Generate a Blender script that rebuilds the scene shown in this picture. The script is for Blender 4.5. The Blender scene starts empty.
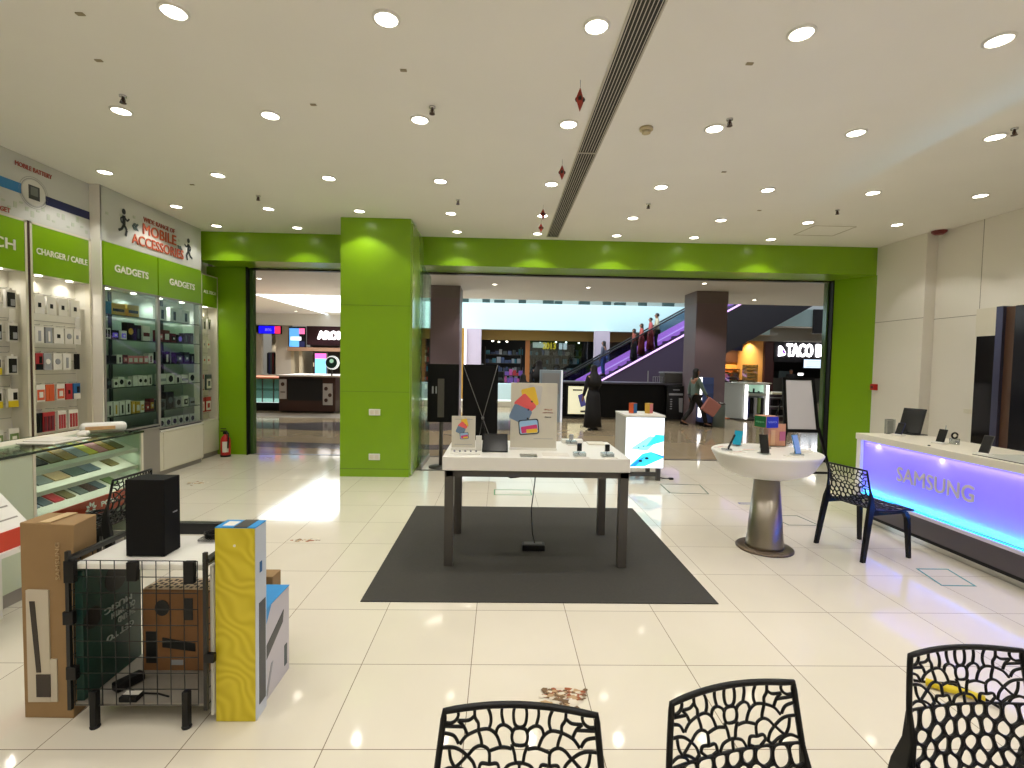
import bpy, bmesh, math, random
from mathutils import Vector, Matrix
random.seed(7)
SC = bpy.context.scene
COL = SC.collection
PI = math.pi
R = math.radians

# ------------------------------------------------------------------ materials
MATS = {}
def srgb(c):
    def f(v):
        v = v / 255.0
        return v / 12.92 if v <= 0.04045 else ((v + 0.055) / 1.055) ** 2.4
    return (f(c[0]), f(c[1]), f(c[2]), 1)

def mat(name, col, rough=0.5, metal=0.0, emit=None, strength=0.0, alpha=None, trans=0.0, noise=0.0, nscale=8.0, spec=0.5, coat=0.0):
    if name in MATS:
        return MATS[name]
    m = bpy.data.materials.new(name)
    m.use_nodes = True
    nt = m.node_tree
    b = nt.nodes['Principled BSDF']
    b.inputs['Base Color'].default_value = srgb(col)
    b.inputs['Roughness'].default_value = rough
    b.inputs['Metallic'].default_value = metal
    b.inputs['Specular IOR Level'].default_value = spec
    b.inputs['Coat Weight'].default_value = coat
    if trans:
        b.inputs['Transmission Weight'].default_value = trans
    if alpha is not None:
        b.inputs['Alpha'].default_value = alpha
    if emit:
        b.inputs['Emission Color'].default_value = srgb(emit)
        b.inputs['Emission Strength'].default_value = strength
    # every surface gets a little procedural variation
    tc = nt.nodes.new('ShaderNodeTexCoord')
    n = nt.nodes.new('ShaderNodeTexNoise')
    n.inputs['Scale'].default_value = nscale
    n.inputs['Detail'].default_value = 3
    nt.links.new(tc.outputs['Object'], n.inputs['Vector'])
    mx = nt.nodes.new('ShaderNodeMix')
    mx.data_type = 'RGBA'
    mx.blend_type = 'MULTIPLY'
    mx.inputs['Factor'].default_value = noise if noise else 0.04
    mx.inputs['A'].default_value = srgb(col)
    nt.links.new(n.outputs['Fac'], mx.inputs['B'])
    nt.links.new(mx.outputs['Result'], b.inputs['Base Color'])
    MATS[name] = m
    return m

def nodes(m):
    return m.node_tree.nodes, m.node_tree.links

def tile_floor(name, base, base2, grout, x0, y0, t, gw, rough, grough=0.5):
    m = bpy.data.materials.new(name); m.use_nodes = True
    N, L = nodes(m)
    b = N['Principled BSDF']
    g = N.new('ShaderNodeNewGeometry')
    s = N.new('ShaderNodeSeparateXYZ'); L.new(g.outputs['Position'], s.inputs[0])
    def M_(op, a, bb=None, c=None):
        n = N.new('ShaderNodeMath'); n.operation = op
        for i, v in enumerate((a, bb, c)):
            if v is None: continue
            if isinstance(v, (int, float)): n.inputs[i].default_value = v
            else: L.new(v, n.inputs[i])
        return n.outputs[0]
    masks = []; ids = []
    for ax, o in (('X', x0), ('Y', y0)):
        u = M_('DIVIDE', M_('SUBTRACT', s.outputs[ax], o), t)
        fr = M_('FRACT', M_('ADD', u, 100.5))
        d = M_('ABSOLUTE', M_('SUBTRACT', fr, 0.5))
        masks.append(M_('LESS_THAN', d, gw / t / 2))
        ids.append(M_('FLOOR', M_('ADD', u, 100)))
    gm = M_('MAXIMUM', masks[0], masks[1])
    cv = N.new('ShaderNodeCombineXYZ'); L.new(ids[0], cv.inputs[0]); L.new(ids[1], cv.inputs[1])
    wn = N.new('ShaderNodeTexWhiteNoise'); wn.noise_dimensions = '2D'; L.new(cv.outputs[0], wn.inputs['Vector'])
    ns = N.new('ShaderNodeTexNoise'); ns.inputs['Scale'].default_value = 2.2; ns.inputs['Detail'].default_value = 6
    L.new(g.outputs['Position'], ns.inputs['Vector'])
    fac = M_('ADD', M_('MULTIPLY', wn.outputs['Value'], 0.35), M_('MULTIPLY', ns.outputs['Fac'], 0.75))
    mx = N.new('ShaderNodeMix'); mx.data_type = 'RGBA'
    L.new(fac, mx.inputs['Factor']); mx.inputs['A'].default_value = srgb(base); mx.inputs['B'].default_value = srgb(base2)
    m2 = N.new('ShaderNodeMix'); m2.data_type = 'RGBA'
    L.new(gm, m2.inputs['Factor']); L.new(mx.outputs['Result'], m2.inputs['A']); m2.inputs['B'].default_value = srgb(grout)
    L.new(m2.outputs['Result'], b.inputs['Base Color'])
    rr = M_('ADD', M_('MULTIPLY', gm, grough), M_('ADD', rough, M_('MULTIPLY', ns.outputs['Fac'], 0.03)))
    L.new(rr, b.inputs['Roughness'])
    return m

def clear_glass(name, tint, amount):
    """thin sheet glass: mostly see-through with a fresnel sheen"""
    m = bpy.data.materials.new(name); m.use_nodes = True
    N, L = nodes(m)
    out = N['Material Output']; N.remove(N['Principled BSDF'])
    tr = N.new('ShaderNodeBsdfTransparent'); tr.inputs['Color'].default_value = srgb(tint)
    gl = N.new('ShaderNodeBsdfGlossy'); gl.inputs['Roughness'].default_value = 0.03
    lw = N.new('ShaderNodeLayerWeight')
    pw = N.new('ShaderNodeMath'); pw.operation = 'POWER'; pw.inputs[1].default_value = 4.0
    L.new(lw.outputs['Facing'], pw.inputs[0])
    ad = N.new('ShaderNodeMath'); ad.operation = 'MULTIPLY_ADD'; ad.inputs[1].default_value = .5; ad.inputs[2].default_value = amount + .02
    L.new(pw.outputs[0], ad.inputs[0])
    mx = N.new('ShaderNodeMixShader')
    L.new(ad.outputs[0], mx.inputs[0]); L.new(tr.outputs[0], mx.inputs[1]); L.new(gl.outputs[0], mx.inputs[2])
    L.new(mx.outputs[0], out.inputs['Surface'])
    return m

GREEN = mat('lime_green_lacquer', (126, 168, 16), 0.28, noise=0.03)
CEIL = mat('cream_ceiling_plaster', (238, 235, 226), 0.9, noise=0.06, nscale=1.3)
WALLM = mat('cream_wall_panel', (232, 227, 216), 0.55, noise=0.05, nscale=1.5)
WHITE = mat('white_laminate', (232, 230, 222), 0.3)
CREAM = mat('cream_laminate', (222, 216, 198), 0.35)
GREYP = mat('grey_laminate', (150, 144, 136), 0.5)
DGREY = mat('dark_grey_metal', (74, 72, 68), 0.45, 0.2)
BLACK = mat('black_plastic', (11, 11, 12), 0.4, spec=.3)
MATTEB = mat('matte_black', (9, 9, 10), 0.65, spec=.2)
CHAIRM = mat('black_chair_resin', (8, 8, 9), 0.4, spec=.3)
STEEL = mat('brushed_steel', (160, 152, 140), 0.28, 0.95)
ALU = mat('aluminium', (176, 172, 165), 0.4, 0.7)
CHROME = mat('chrome', (200, 200, 200), 0.1, 1.0)
MATM = mat('charcoal_mat', (62, 60, 54), 0.9, noise=0.3, nscale=60)
TXT = mat('white_letter', (240, 238, 225), 0.5)
REDT = mat('red_letter', (168, 84, 70), 0.6)
ORANGE = mat('orange_red_letter', (196, 96, 66), 0.6)
NAVY = mat('navy_print', (32, 36, 84), 0.5)
BLUE = mat('blue_print', (32, 120, 178), 0.5)
LAMP = mat('lamp_glow', (255, 250, 240), 0.5, emit=(255, 246, 228), strength=14)
GLASS = clear_glass('clear_glass', (232, 240, 236), 0.0)
GGLASS = clear_glass('greenish_glass', (205, 222, 208), 0.02)
RED = mat('red_paint', (190, 28, 26), 0.4)
ORED = mat('orange_red_paint', (205, 62, 34), 0.45)
YEL = mat('yellow_card', (214, 190, 24), 0.5)
CARD = mat('cardboard', (152, 122, 82), 0.8, noise=0.15, nscale=12)
BROWN = mat('dark_brown_wood', (68, 40, 30), 0.5, noise=0.3, nscale=20)
MAROON = mat('maroon_card', (96, 24, 38), 0.5)
SILV = mat('grey_card', (150, 152, 156), 0.5)

# ------------------------------------------------------------------ object helpers
def wloc(o):
    v = Vector((0, 0, 0))
    while o is not None:
        v += o.location
        o = o.parent
    return v

def thing(name, label, cat, loc=(0, 0, 0), rotz=0.0, group=None):
    o = bpy.data.objects.new(name, None)
    COL.objects.link(o)
    o.location = loc
    o.rotation_euler = (0, 0, rotz)
    o.empty_display_size = 0.1
    tag(o, label, cat, group)
    return o

def tag(o, label, cat, group=None):
    o['label'] = label
    o['category'] = cat
    if group: o['group'] = group
    return o

class MB:
    """collects shapes in world coordinates; build() links them as one mesh object"""
    def __init__(s):
        s.bm = bmesh.new(); s.mats = []; s.cur = 0; s.smooth = False
    def m(s, material):
        if material not in s.mats: s.mats.append(material)
        s.cur = s.mats.index(material); return s
    def face(s, pts):
        vs = [s.bm.verts.new(p) for p in pts]
        f = s.bm.faces.new(vs); f.material_index = s.cur; f.smooth = s.smooth; return f
    def hexa(s, p):
        vs = [s.bm.verts.new(q) for q in p]
        for idx in ((3, 2, 1, 0), (4, 5, 6, 7), (0, 1, 5, 4), (1, 2, 6, 5), (2, 3, 7, 6), (3, 0, 4, 7)):
            f = s.bm.faces.new([vs[i] for i in idx]); f.material_index = s.cur
        return s
    def box(s, x0, x1, y0, y1, z0, z1):
        if x0 > x1: x0, x1 = x1, x0
        if y0 > y1: y0, y1 = y1, y0
        if z0 > z1: z0, z1 = z1, z0
        return s.hexa([(x0, y0, z0), (x1, y0, z0), (x1, y1, z0), (x0, y1, z0), (x0, y0, z1), (x1, y0, z1), (x1, y1, z1), (x0, y1, z1)])
    def obox(s, c, size, M):
        hx, hy, hz = size[0] / 2, size[1] / 2, size[2] / 2
        c = Vector(c)
        return s.hexa([c + M @ Vector(q) for q in ((-hx, -hy, -hz), (hx, -hy, -hz), (hx, hy, -hz), (-hx, hy, -hz), (-hx, -hy, hz), (hx, -hy, hz), (hx, hy, hz), (-hx, hy, hz))])
    def ring_loft(s, rings, cap=True, closed=True):
        s_ = []
        for r in rings: s_.append([s.bm.verts.new(p) for p in r])
        n = len(rings[0])
        for a, b in zip(s_[:-1], s_[1:]):
            for i in range(n if closed else n - 1):
                j = (i + 1) % n
                f = s.bm.faces.new([a[i], a[j], b[j], b[i]]); f.material_index = s.cur; f.smooth = s.smooth
        if cap:
            for r, rev in ((s_[0], True), (s_[-1], False)):
                try:
                    f = s.bm.faces.new(list(reversed(r)) if rev else r); f.material_index = s.cur
                except ValueError: pass
        return s
    def lathe(s, cx, cy, prof, n=24, sx=1, sy=1):
        rings = [[(cx + r * sx * math.cos(2 * PI * i / n), cy + r * sy * math.sin(2 * PI * i / n), z) for i in range(n)] for r, z in prof]
        s.smooth = True; s.ring_loft(rings); s.smooth = False
        return s
    def tube(s, pts, r, n=8, r2=None):
        pts = [Vector(p) for p in pts]
        rings = []
        up0 = None
        for i, p in enumerate(pts):
            d = (pts[min(i + 1, len(pts) - 1)] - pts[max(i - 1, 0)]).normalized()
            ref = Vector((0, 0, 1)) if abs(d.z) < 0.9 else Vector((1, 0, 0))
            if up0 is not None: ref = up0
            a = d.cross(ref).normalized(); b = a.cross(d).normalized(); up0 = b
            rr = r if r2 is None else r + (r2 - r) * i / (len(pts) - 1)
            rings.append([p + (a * math.cos(2 * PI * k / n) + b * math.sin(2 * PI * k / n)) * rr for k in range(n)])
        s.smooth = n > 4; s.ring_loft(rings); s.smooth = False
        return s
    def sphere(s, c, r, seg=12, rz=None):
        rz = rz or r
        prof = [(max(r * math.sin(PI * k / 8), 0.0005), c[2] - rz * math.cos(PI * k / 8)) for k in range(9)]
        return s.lathe(c[0], c[1], prof, seg)
    def prism(s, pts, axis, a, b):
        """pts: 2D outline; axis 'x': pts are (y,z) between x=a and x=b, etc."""
        def P(u, v, w):
            return {'x': (w, u, v), 'y': (u, w, v), 'z': (u, v, w)}[axis]
        return s.ring_loft([[P(u, v, a) for u, v in pts], [P(u, v, b) for u, v in pts]])
    def build(s, name, material=None, parent=None, bevel=0, world=True, seg=2):
        bmesh.ops.recalc_face_normals(s.bm, faces=s.bm.faces)
        if world and parent is not None:
            off = wloc(parent)
            for v in s.bm.verts: v.co -= off
        if world and parent is None and len(s.bm.verts):
            # origin at the base centre
            xs = [v.co.x for v in s.bm.verts]; ys = [v.co.y for v in s.bm.verts]; zs = [v.co.z for v in s.bm.verts]
            off = Vector(((min(xs) + max(xs)) / 2, (min(ys) + max(ys)) / 2, min(zs)))
            for v in s.bm.verts: v.co -= off
        else: off = None
        me = bpy.data.meshes.new(name)
        s.bm.to_mesh(me); s.bm.free()
        for mm in (s.mats or [material]): me.materials.append(mm)
        o = bpy.data.objects.new(name, me)
        if off is not None: o.location = off
        COL.objects.link(o)
        if parent is not None: o.parent = parent
        if bevel:
            bv = o.modifiers.new('bevel', 'BEVEL'); bv.width = bevel; bv.segments = seg; bv.limit_method = 'ANGLE'
        return o

def part(name, material, parent, *boxes, bevel=0):
    b = MB().m(material)
    for q in boxes: b.box(*q)
    return b.build(name, None, parent, bevel)

def solo(name, material, label, cat, group, *boxes, bevel=0):
    b = MB().m(material)
    for q in boxes: b.box(*q)
    return tag(b.build(name, None, None, bevel), label, cat, group)

def struct(name, material, *boxes, bevel=0):
    b = MB().m(material)
    for q in boxes: b.box(*q)
    o = b.build(name, None, None, bevel); o['kind'] = 'structure'
    return o

FACE = {'+x': (PI / 2, 0, PI / 2), '-y': (PI / 2, 0, 0), '-x': (PI / 2, 0, -PI / 2)}
def text(name, body, loc, width, height, face, material, parent=None, ext=0.002, bold=0.0, flip=None, rot=None):
    """lettering, centred at loc, fitted to width x height"""
    cu = bpy.data.curves.new(name, 'FONT')
    cu.body = body; cu.align_x = 'CENTER'; cu.align_y = 'CENTER'; cu.size = 1
    cu.extrude = ext / max(height, 0.01); cu.materials.append(material); cu.resolution_u = 3
    o = bpy.data.objects.new(name, cu); COL.objects.link(o)
    bpy.context.view_layer.update()
    d = o.dimensions
    o.scale = (width / max(d.x, 1e-3), height / max(d.y, 1e-3), height)
    o.rotation_euler = rot if rot else FACE[face]
    off = wloc(parent) if parent else Vector((0, 0, 0))
    o.location = Vector(loc) - off
    bpy.context.view_layer.update()
    me = bpy.data.meshes.new_from_object(o.evaluated_get(bpy.context.evaluated_depsgraph_get()))
    if bold:       # heavier strokes: the same outlines a hair's breadth apart
        bt = bmesh.new(); bt.from_mesh(me)
        base = list(bt.verts) + list(bt.edges) + list(bt.faces)
        for kz, (dx, dy) in enumerate(((bold, 0), (-bold, 0), (0, bold * .8), (0, -bold * .8))):
            g = bmesh.ops.duplicate(bt, geom=base)
            bmesh.ops.translate(bt, verts=[v for v in g['geom'] if isinstance(v, bmesh.types.BMVert)], vec=(dx, dy, .012 * (kz + 1)))
        bt.to_mesh(me); bt.free()
    me.transform(Matrix.LocRotScale(None, o.rotation_euler, o.scale))
    c = bpy.data.objects.new(name, me); c.location = o.location
    bpy.data.objects.remove(o); bpy.data.curves.remove(cu); c.name = name
    COL.objects.link(c)
    if parent: c.parent = parent
    return c

def copy_tree(o, parent=None):
    c = o.copy(); COL.objects.link(c)
    if parent is not None: c.parent = parent
    for ch in list(o.children): copy_tree(ch, c)
    return c

def spot(name, loc, energy, col=(1, .965, .91), angle=110, blend=0.5, size=0.04, parent=None, rot=(0, 0, 0)):
    l = bpy.data.lights.new(name, 'SPOT'); l.energy = energy; l.color = col
    l.spot_size = R(angle); l.spot_blend = blend; l.shadow_soft_size = size
    o = bpy.data.objects.new(name, l); COL.objects.link(o)
    o.location = Vector(loc) - (wloc(parent) if parent else Vector((0, 0, 0))); o.rotation_euler = rot
    if parent: o.parent = parent
    return o

def area(name, loc, sx, sy, energy, col, rot=(0, 0, 0), parent=None, spread=180):
    l = bpy.data.lights.new(name, 'AREA'); l.shape = 'RECTANGLE'; l.size = sx; l.size_y = sy
    l.energy = energy; l.color = col; l.spread = R(spread)
    o = bpy.data.objects.new(name, l); COL.objects.link(o)
    o.location = Vector(loc) - (wloc(parent) if parent else Vector((0, 0, 0))); o.rotation_euler = rot
    if parent: o.parent = parent
    return o

ORD = ['first', 'second', 'third', 'fourth', 'fifth', 'sixth', 'seventh', 'eighth', 'ninth', 'tenth', 'eleventh', 'twelfth']

# ------------------------------------------------------------------ camera
cam = bpy.data.cameras.new('camera'); co = bpy.data.objects.new('camera', cam); COL.objects.link(co)
f_, yaw, pit, rol, H = 494.98, .0238, .0428, .0183, 1.6683
cam.sensor_width = 36; cam.lens = 36 * f_ / 1024; cam.clip_start = 0.05; cam.clip_end = 200
F = Vector((math.sin(yaw) * math.cos(pit), math.cos(yaw) * math.cos(pit), -math.sin(pit)))
Rt = Vector((math.cos(yaw), -math.sin(yaw), 0)); U = Rt.cross(F)
rr = Rt * math.cos(rol) + U * math.sin(rol); uu = -Rt * math.sin(rol) + U * math.cos(rol)
mw = Matrix((rr, uu, -F)).transposed().to_4x4(); mw.translation = (0, 0, H)
co.matrix_world = mw
SC.camera = co

# ------------------------------------------------------------------ room shell
X0, X1 = -4.86, 6.3
YB = -3.2          # wall behind the camera
CH = 3.66
FLOOR = tile_floor('polished_cream_tile', (224, 217, 201), (214, 207, 189), (120, 106, 84), -1.9335, 2.0671, 0.6, 0.0045, 0.05)
o = struct('floor', FLOOR, (X0 - .3, X1 + .3, YB, 8.62, -0.1, 0))
MALLF = tile_floor('polished_mall_stone', (176, 158, 128), (150, 136, 112), (110, 98, 82), 0.3, 0.2, 0.8, 0.004, 0.08)
o = struct('floor_mall', MALLF, (-22, 24, 8.7, 40, -0.1, 0))
struct('trim_threshold', mat('dark_bronze', (56, 42, 34), 0.35, 0.3), (X0, X1, 8.62, 8.7, -0.1, 0.004))
struct('trim_glass_track', mat('dark_bronze2', (40, 38, 36), 0.35, 0.4), (-1.26, 1.75, 7.53, 7.58, 0, 0.006))
struct('ceiling', CEIL, (X0 - .3, X1 + .3, YB, 8.65, CH, CH + 0.12))
struct('wall_left', WALLM, (X0 - .3, -5.02, YB, 8.65, 0, CH))
# right wall: near part, the pilaster that steps forward, panel joints
struct('wall_right', WALLM, (6.3, 6.5, YB, 7.1, 0, CH))
struct('wall_right_pilaster', WALLM, (6.14, 6.5, 7.1, 8.06, 0, CH))
JN = mat('panel_joint', (150, 142, 128), 0.7)
struct('trim_1', JN, (6.297, 6.3, YB, 7.1, 2.41, 2.418))
struct('trim_2', JN, (6.137, 6.14, 7.1, 8.05, 2.43, 2.438))
struct('trim_3', JN, (6.297, 6.3, 6.416, 6.422, 2.418, CH))
struct('trim_4', JN, (6.297, 6.3, 4.2, 4.206, 2.418, CH))
struct('wall_back', WALLM, (X0 - .3, X1 + .2, YB - .2, YB, 0, CH))
# green header beam, green side panels, green pillar
struct('wall_header_beam', GREEN, (X0, X1, 8.05, 8.65, 3.21, CH))
struct('wall_green_left', GREEN, (-5.02, -4.34, 8.6, 8.78, 0, 3.21))
GG = clear_glass('dim_green_glass', (150, 175, 140), 0.1)
JAMB = mat('glossy_dark_green', (70, 98, 52), 0.12)
struct('trim_left_jamb', JAMB, (-4.33, -4.27, 8.66, 8.76, 0, 3.21))
struct('trim_left_jamb_edge', BLACK, (-4.345, -4.325, 8.56, 8.76, 0, 3.21))
gb = MB().m(GREEN)
gb.hexa([(5.80, 8.6, 0), (6.14, 8.03, 0), (6.3, 8.03, 0), (6.3, 8.78, 0), (5.80, 8.6, 3.21), (6.14, 8.03, 3.21), (6.3, 8.03, 3.21), (6.3, 8.78, 3.21)])
o = gb.build('wall_green_right'); o['kind'] = 'structure'
struct('trim_right_jamb', JAMB, (5.755, 5.8, 8.68, 8.78, 0, 3.21))
struct('trim_right_jamb_edge', BLACK, (5.785, 5.81, 8.58, 8.78, 0, 3.21))
struct('trim_head_track', mat('track_dark', (60, 60, 56), 0.3, 0.6), (-4.3, 5.8, 8.66, 8.76, 3.18, 3.21))
struct('pillar', GREEN, (-2.27, -1.29, 7.07, 8.3, 0, CH))
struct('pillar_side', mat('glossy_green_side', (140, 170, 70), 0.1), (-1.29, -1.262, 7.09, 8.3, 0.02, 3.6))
struct('pillar_plinth_line', mat('green_joint', (80, 110, 20), 0.5), (-2.272, -1.288, 7.068, 7.072, 0.112, 0.118))
for k, zz in enumerate((1.22, 2.44)):
    struct('pillar_joint_line', MATS['green_joint'], (-2.272, -1.288, 7.068, 7.072, zz, zz + 0.004))
# sockets and small plates on the pillar
for nm, zz, lb in (('wall_socket', 0.29, 'white double power socket low on the green pillar'), ('wall_switch', 0.93, 'white double switch plate halfway up the green pillar')):
    t = thing(nm, lb, 'socket', (-1.78, 7.07, zz - .04))
    part('plate', WHITE, t, (-1.86, -1.70, 7.055, 7.07, zz - .045, zz + .045), bevel=.004)
    for dx in (-.035, .035):
        part('socket_face' if 'socket' in nm else 'rocker', CREAM, t, (-1.78 + dx - .028, -1.78 + dx + .028, 7.05, 7.056, zz - .03, zz + .03))
t = thing('fire_call_point', 'small red fire call point at the edge of the white right wall', 'alarm', (6.13, 7.98, 1.36))
part('housing', RED, t, (6.08, 6.14, 7.9, 8.0, 1.33, 1.43), bevel=.006)
part('button', mat('dark_red', (90, 12, 12), .4), t, (6.07, 6.082, 7.93, 7.97, 1.36, 1.40))
# folded glass door leaf behind the pillar
t = thing('glass_door_leaf', 'frameless glass door leaf folded back beside the green pillar', 'door', (-1.2, 8.3, 0))
part('pane', GGLASS, t, (-1.215, -1.203, 7.62, 8.5, .08, 3.1))
part('bottom_rail', ALU, t, (-1.225, -1.195, 7.62, 8.5, 0.006, .08))
part('lock_plate', CHROME, t, (-1.23, -1.19, 7.62, 7.72, 0.95, 1.05), bevel=.004)

# ------------------------------------------------------------------ ceiling fittings
def downlight(x, y, label, energy, zc=CH, r=.066, mall=False, group=None, cone=True):
    t = thing('downlight', label, 'ceiling light', (x, y, zc - .012), 0, group)
    b = MB().m(WHITE)
    n = 24
    rings = []
    b.smooth = True
    for rad, z in ((r * 1.22, zc), (r * 1.22, zc - .008), (r * 1.0, zc - .012), (r * .98, zc - .003)):
        rings.append([(x + rad * math.cos(2 * PI * i / n), y + rad * math.sin(2 * PI * i / n), z) for i in range(n)])
    b.ring_loft(rings, cap=False); b.smooth = False
    b.build('trim_ring', None, t)
    MB().m(LAMP).lathe(x, y, [(r * .97, zc - .004), (r * .97, zc - .006)], 20).build('lamp', None, t)
    if cone:
        spot('lamp_light', (x, y, zc - .02), energy, parent=t, angle=112, blend=.35)
    return t

XS = [-4.33, -3.12, -1.92, -0.7, 0.53, 1.755, 2.96, 4.16, 5.4]
YS = [2.99, 4.19, 5.57, 6.75, 7.68]
RN = ['nearest', 'second', 'third', 'fourth', 'farthest']
E0 = 28.5
for j, y in enumerate(YS):
    cols = XS
    if j == 0: cols = [-3.12] + XS[2:7] + [4.16]
    if j == 1: cols = XS[1:8]
    if j == 3: cols = XS
    if j == 4: cols = [x for x in XS[:8] if abs(x + 1.92) > .1]
    vis = 0
    for x in cols:
        if j == 0 and (x < -2.5 or x > 3.5):
            pass
        vis += 1
        side = 'left wall' if x < 0.5 else 'right wall'
        order = cols.index(x)
        lb = 'round recessed ceiling downlight, %s from the left in the %s row from the camera' % (ORD[order], ORD[j])
        downlight(x, y, lb, E0 * (.75 if j == 4 else 1), group='recessed ceiling downlights')
for y in (1.75, .5, -.8, -2.1):          # the same grid goes on behind the camera
    for i, x in enumerate((-3.7, -1.92, 0, 1.755, 3.6, 5.4)):
        downlight(x, y, 'round recessed ceiling downlight behind the viewpoint', E0 * 1.35, group='ceiling downlights behind the viewpoint')

def sprinkler(x, y, lb, s=1.0):
    t = thing('sprinkler_head', lb, 'sprinkler', (x, y, CH - .06), 0, 'fire sprinklers on the ceiling')
    MB().m(CHROME).lathe(x, y, [(.035 * s, CH), (.033 * s, CH - .012), (.012 * s, CH - .014)], 16).build('escutcheon', None, t)
    MB().m(BROWN).lathe(x, y, [(.012 * s, CH - .012), (.014 * s, CH - .03), (.009 * s, CH - .05), (.03 * s, CH - .053), (.03 * s, CH - .057)], 12).build('nozzle', None, t)
    b = MB().m(BROWN)
    for q in (-1, 1): b.tube([(x + .012 * q, y, CH - .025), (x + .018 * q, y, CH - .04), (x + .005 * q, y, CH - .053)], .003, 6)
    b.build('yoke_arms', None, t)
SP = [(-2.93, 3.955, 'beside the second-row light over the left counter'), (-.57, 3.98, 'beside the light left of the ceiling vent'),
      (1.81, 4.03, 'beside the light right of the ceiling vent'), (4.17, 4.04, 'nearest the right wall'),
      (-3.01, 6.24, 'on the far left of the ceiling'), (-.56, 6.2, 'far ceiling, between pillar and vent'),
      (1.79, 6.16, 'far ceiling, just right of the vent'), (4.19, 6.2, 'far right of the ceiling, before the green beam')]
for x, y, l in SP: sprinkler(x, y, 'small brown sprinkler head ' + l, .75)

# linear ceiling vent
t = thing('linear_ceiling_vent', 'long slotted air vent running down the ceiling', 'vent', (.62, 4, CH - .01))
vx0, vx1 = .685, .875
b = MB().m(mat('vent_frame', (196, 190, 174), .6, .0)); b.box(vx0, vx0 + .012, .2, 7.86, CH - .012, CH); b.box(vx1 - .012, vx1, .2, 7.86, CH - .012, CH); b.box(vx0, vx1, 7.85, 7.86, CH - .012, CH); b.box(vx0, vx1, 4.73, 4.74, CH - .012, CH)
b.build('vent_frame', None, t)
part('vent_backing', mat('vent_dark', (52, 50, 46), .8), t, (vx0 + .012, vx1 - .012, .2, 7.85, CH - .003, CH - .001))
b = MB().m(MATS['vent_frame'])
for k in range(7):
    xx = vx0 + .022 + k * .0235
    b.hexa([(xx, .2, CH - .010), (xx + .006, .2, CH - .010), (xx + .006, 7.85, CH - .010), (xx, 7.85, CH - .010), (xx + .004, .2, CH - .002), (xx + .008, .2, CH - .002), (xx + .008, 7.85, CH - .002), (xx + .004, 7.85, CH - .002)])
sl = b.build('slats', None, t)

# hanging festive ornaments left of the vent
for k, (x, y, zl) in enumerate([(.526, 3.55, .17), (.568, 4.91, .15), (.50, 6.29, .14), (.528, 6.94, .13)]):
    lb = ['red and brown diamond paper ornament hanging nearest the camera beside the vent', 'plain brown diamond ornament hanging second along the vent', 'small dark diamond ornament hanging third along the vent', 'reddish diamond ornament hanging last, beside the green beam'][k]
    t = thing('hanging_ornament', lb, 'ornament', (x, y, CH - zl - .1), 0, 'ornaments hanging beside the ceiling vent')
    MB().m(BLACK).tube([(x, y, CH), (x, y, CH - .05)], .0015, 5).build('string', None, t)
    zt = CH - .05; zb = zt - zl
    b = MB().m(mat('ornament_red', (150, 48, 34), .6)); w = .035
    zm = (zt + zb) / 2
    for a in range(4):
        a0, a1 = a * PI / 2 + .4, (a + 1) * PI / 2 + .4
        p0 = (x + w * math.cos(a0), y + w * math.sin(a0), zm); p1 = (x + w * math.cos(a1), y + w * math.sin(a1), zm)
        b.face([(x, y, zt), p0, p1]); b.face([(x, y, zb), p1, p0])
    b.build('diamond_body', None, t)
    MB().m(mat('ornament_band', (44, 26, 20), .6)).lathe(x, y, [(.031, zm + .014), (.036, zm), (.031, zm - .014)], 4).build('band', None, t)
# smoke detector, beam detector, small fixing marks, access hatch
t = thing('smoke_detector', 'beige round smoke detector on the ceiling right of the vent', 'smoke detector', (1.19, 4.22, CH - .05))
MB().m(mat('aged_beige', (190, 176, 138), .6)).lathe(1.19, 4.22, [(.055, CH), (.055, CH - .02), (.04, CH - .026)], 20).build('base', None, t)
MB().m(MATS['aged_beige']).lathe(1.19, 4.22, [(.036, CH - .024), (.036, CH - .045), (.02, CH - .052)], 20).build('sensor_head', None, t)
t = thing('ceiling_alarm', 'dark red alarm sounder under the ceiling by the right wall', 'alarm', (6.2, 7.0, CH - .07))
MB().m(mat('dark_red_gloss', (110, 26, 20), .35)).lathe(6.2, 6.98, [(.095, CH), (.09, CH - .03), (.05, CH - .06)], 20).build('sounder', None, t)
MB().m(WHITE).lathe(6.2, 6.98, [(.11, CH), (.11, CH - .008)], 20).build('base_plate', None, t)
for k, (x, y) in enumerate([(-2.49, 3.04), (-2.75, 3.5), (-.7, 3.5), (-3.6, 5.9), (2.25, 5.1), (1.6, 3.3), (-1.5, 4.0), (3.25, 6.3)]):
    tag(MB().m(mat('ceiling_mark', (150, 138, 112), .9)).box(x - .022, x + .022, y - .012, y + .012, CH - .006, CH).build('ceiling_bracket'), 'small bare fixing bracket left on the ceiling', 'bracket', 'small fixing brackets on the ceiling')
b = MB().m(mat('hatch_line', (170, 160, 136), .8))
for q in ((4.35, 4.95, 6.9, 6.91), (4.35, 4.95, 7.4, 7.41), (4.35, 4.36, 6.9, 7.4), (4.94, 4.95, 6.9, 7.4)): b.box(*q, CH - .003, CH)
o = b.build('ceiling_access_hatch'); o['kind'] = 'structure'

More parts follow.
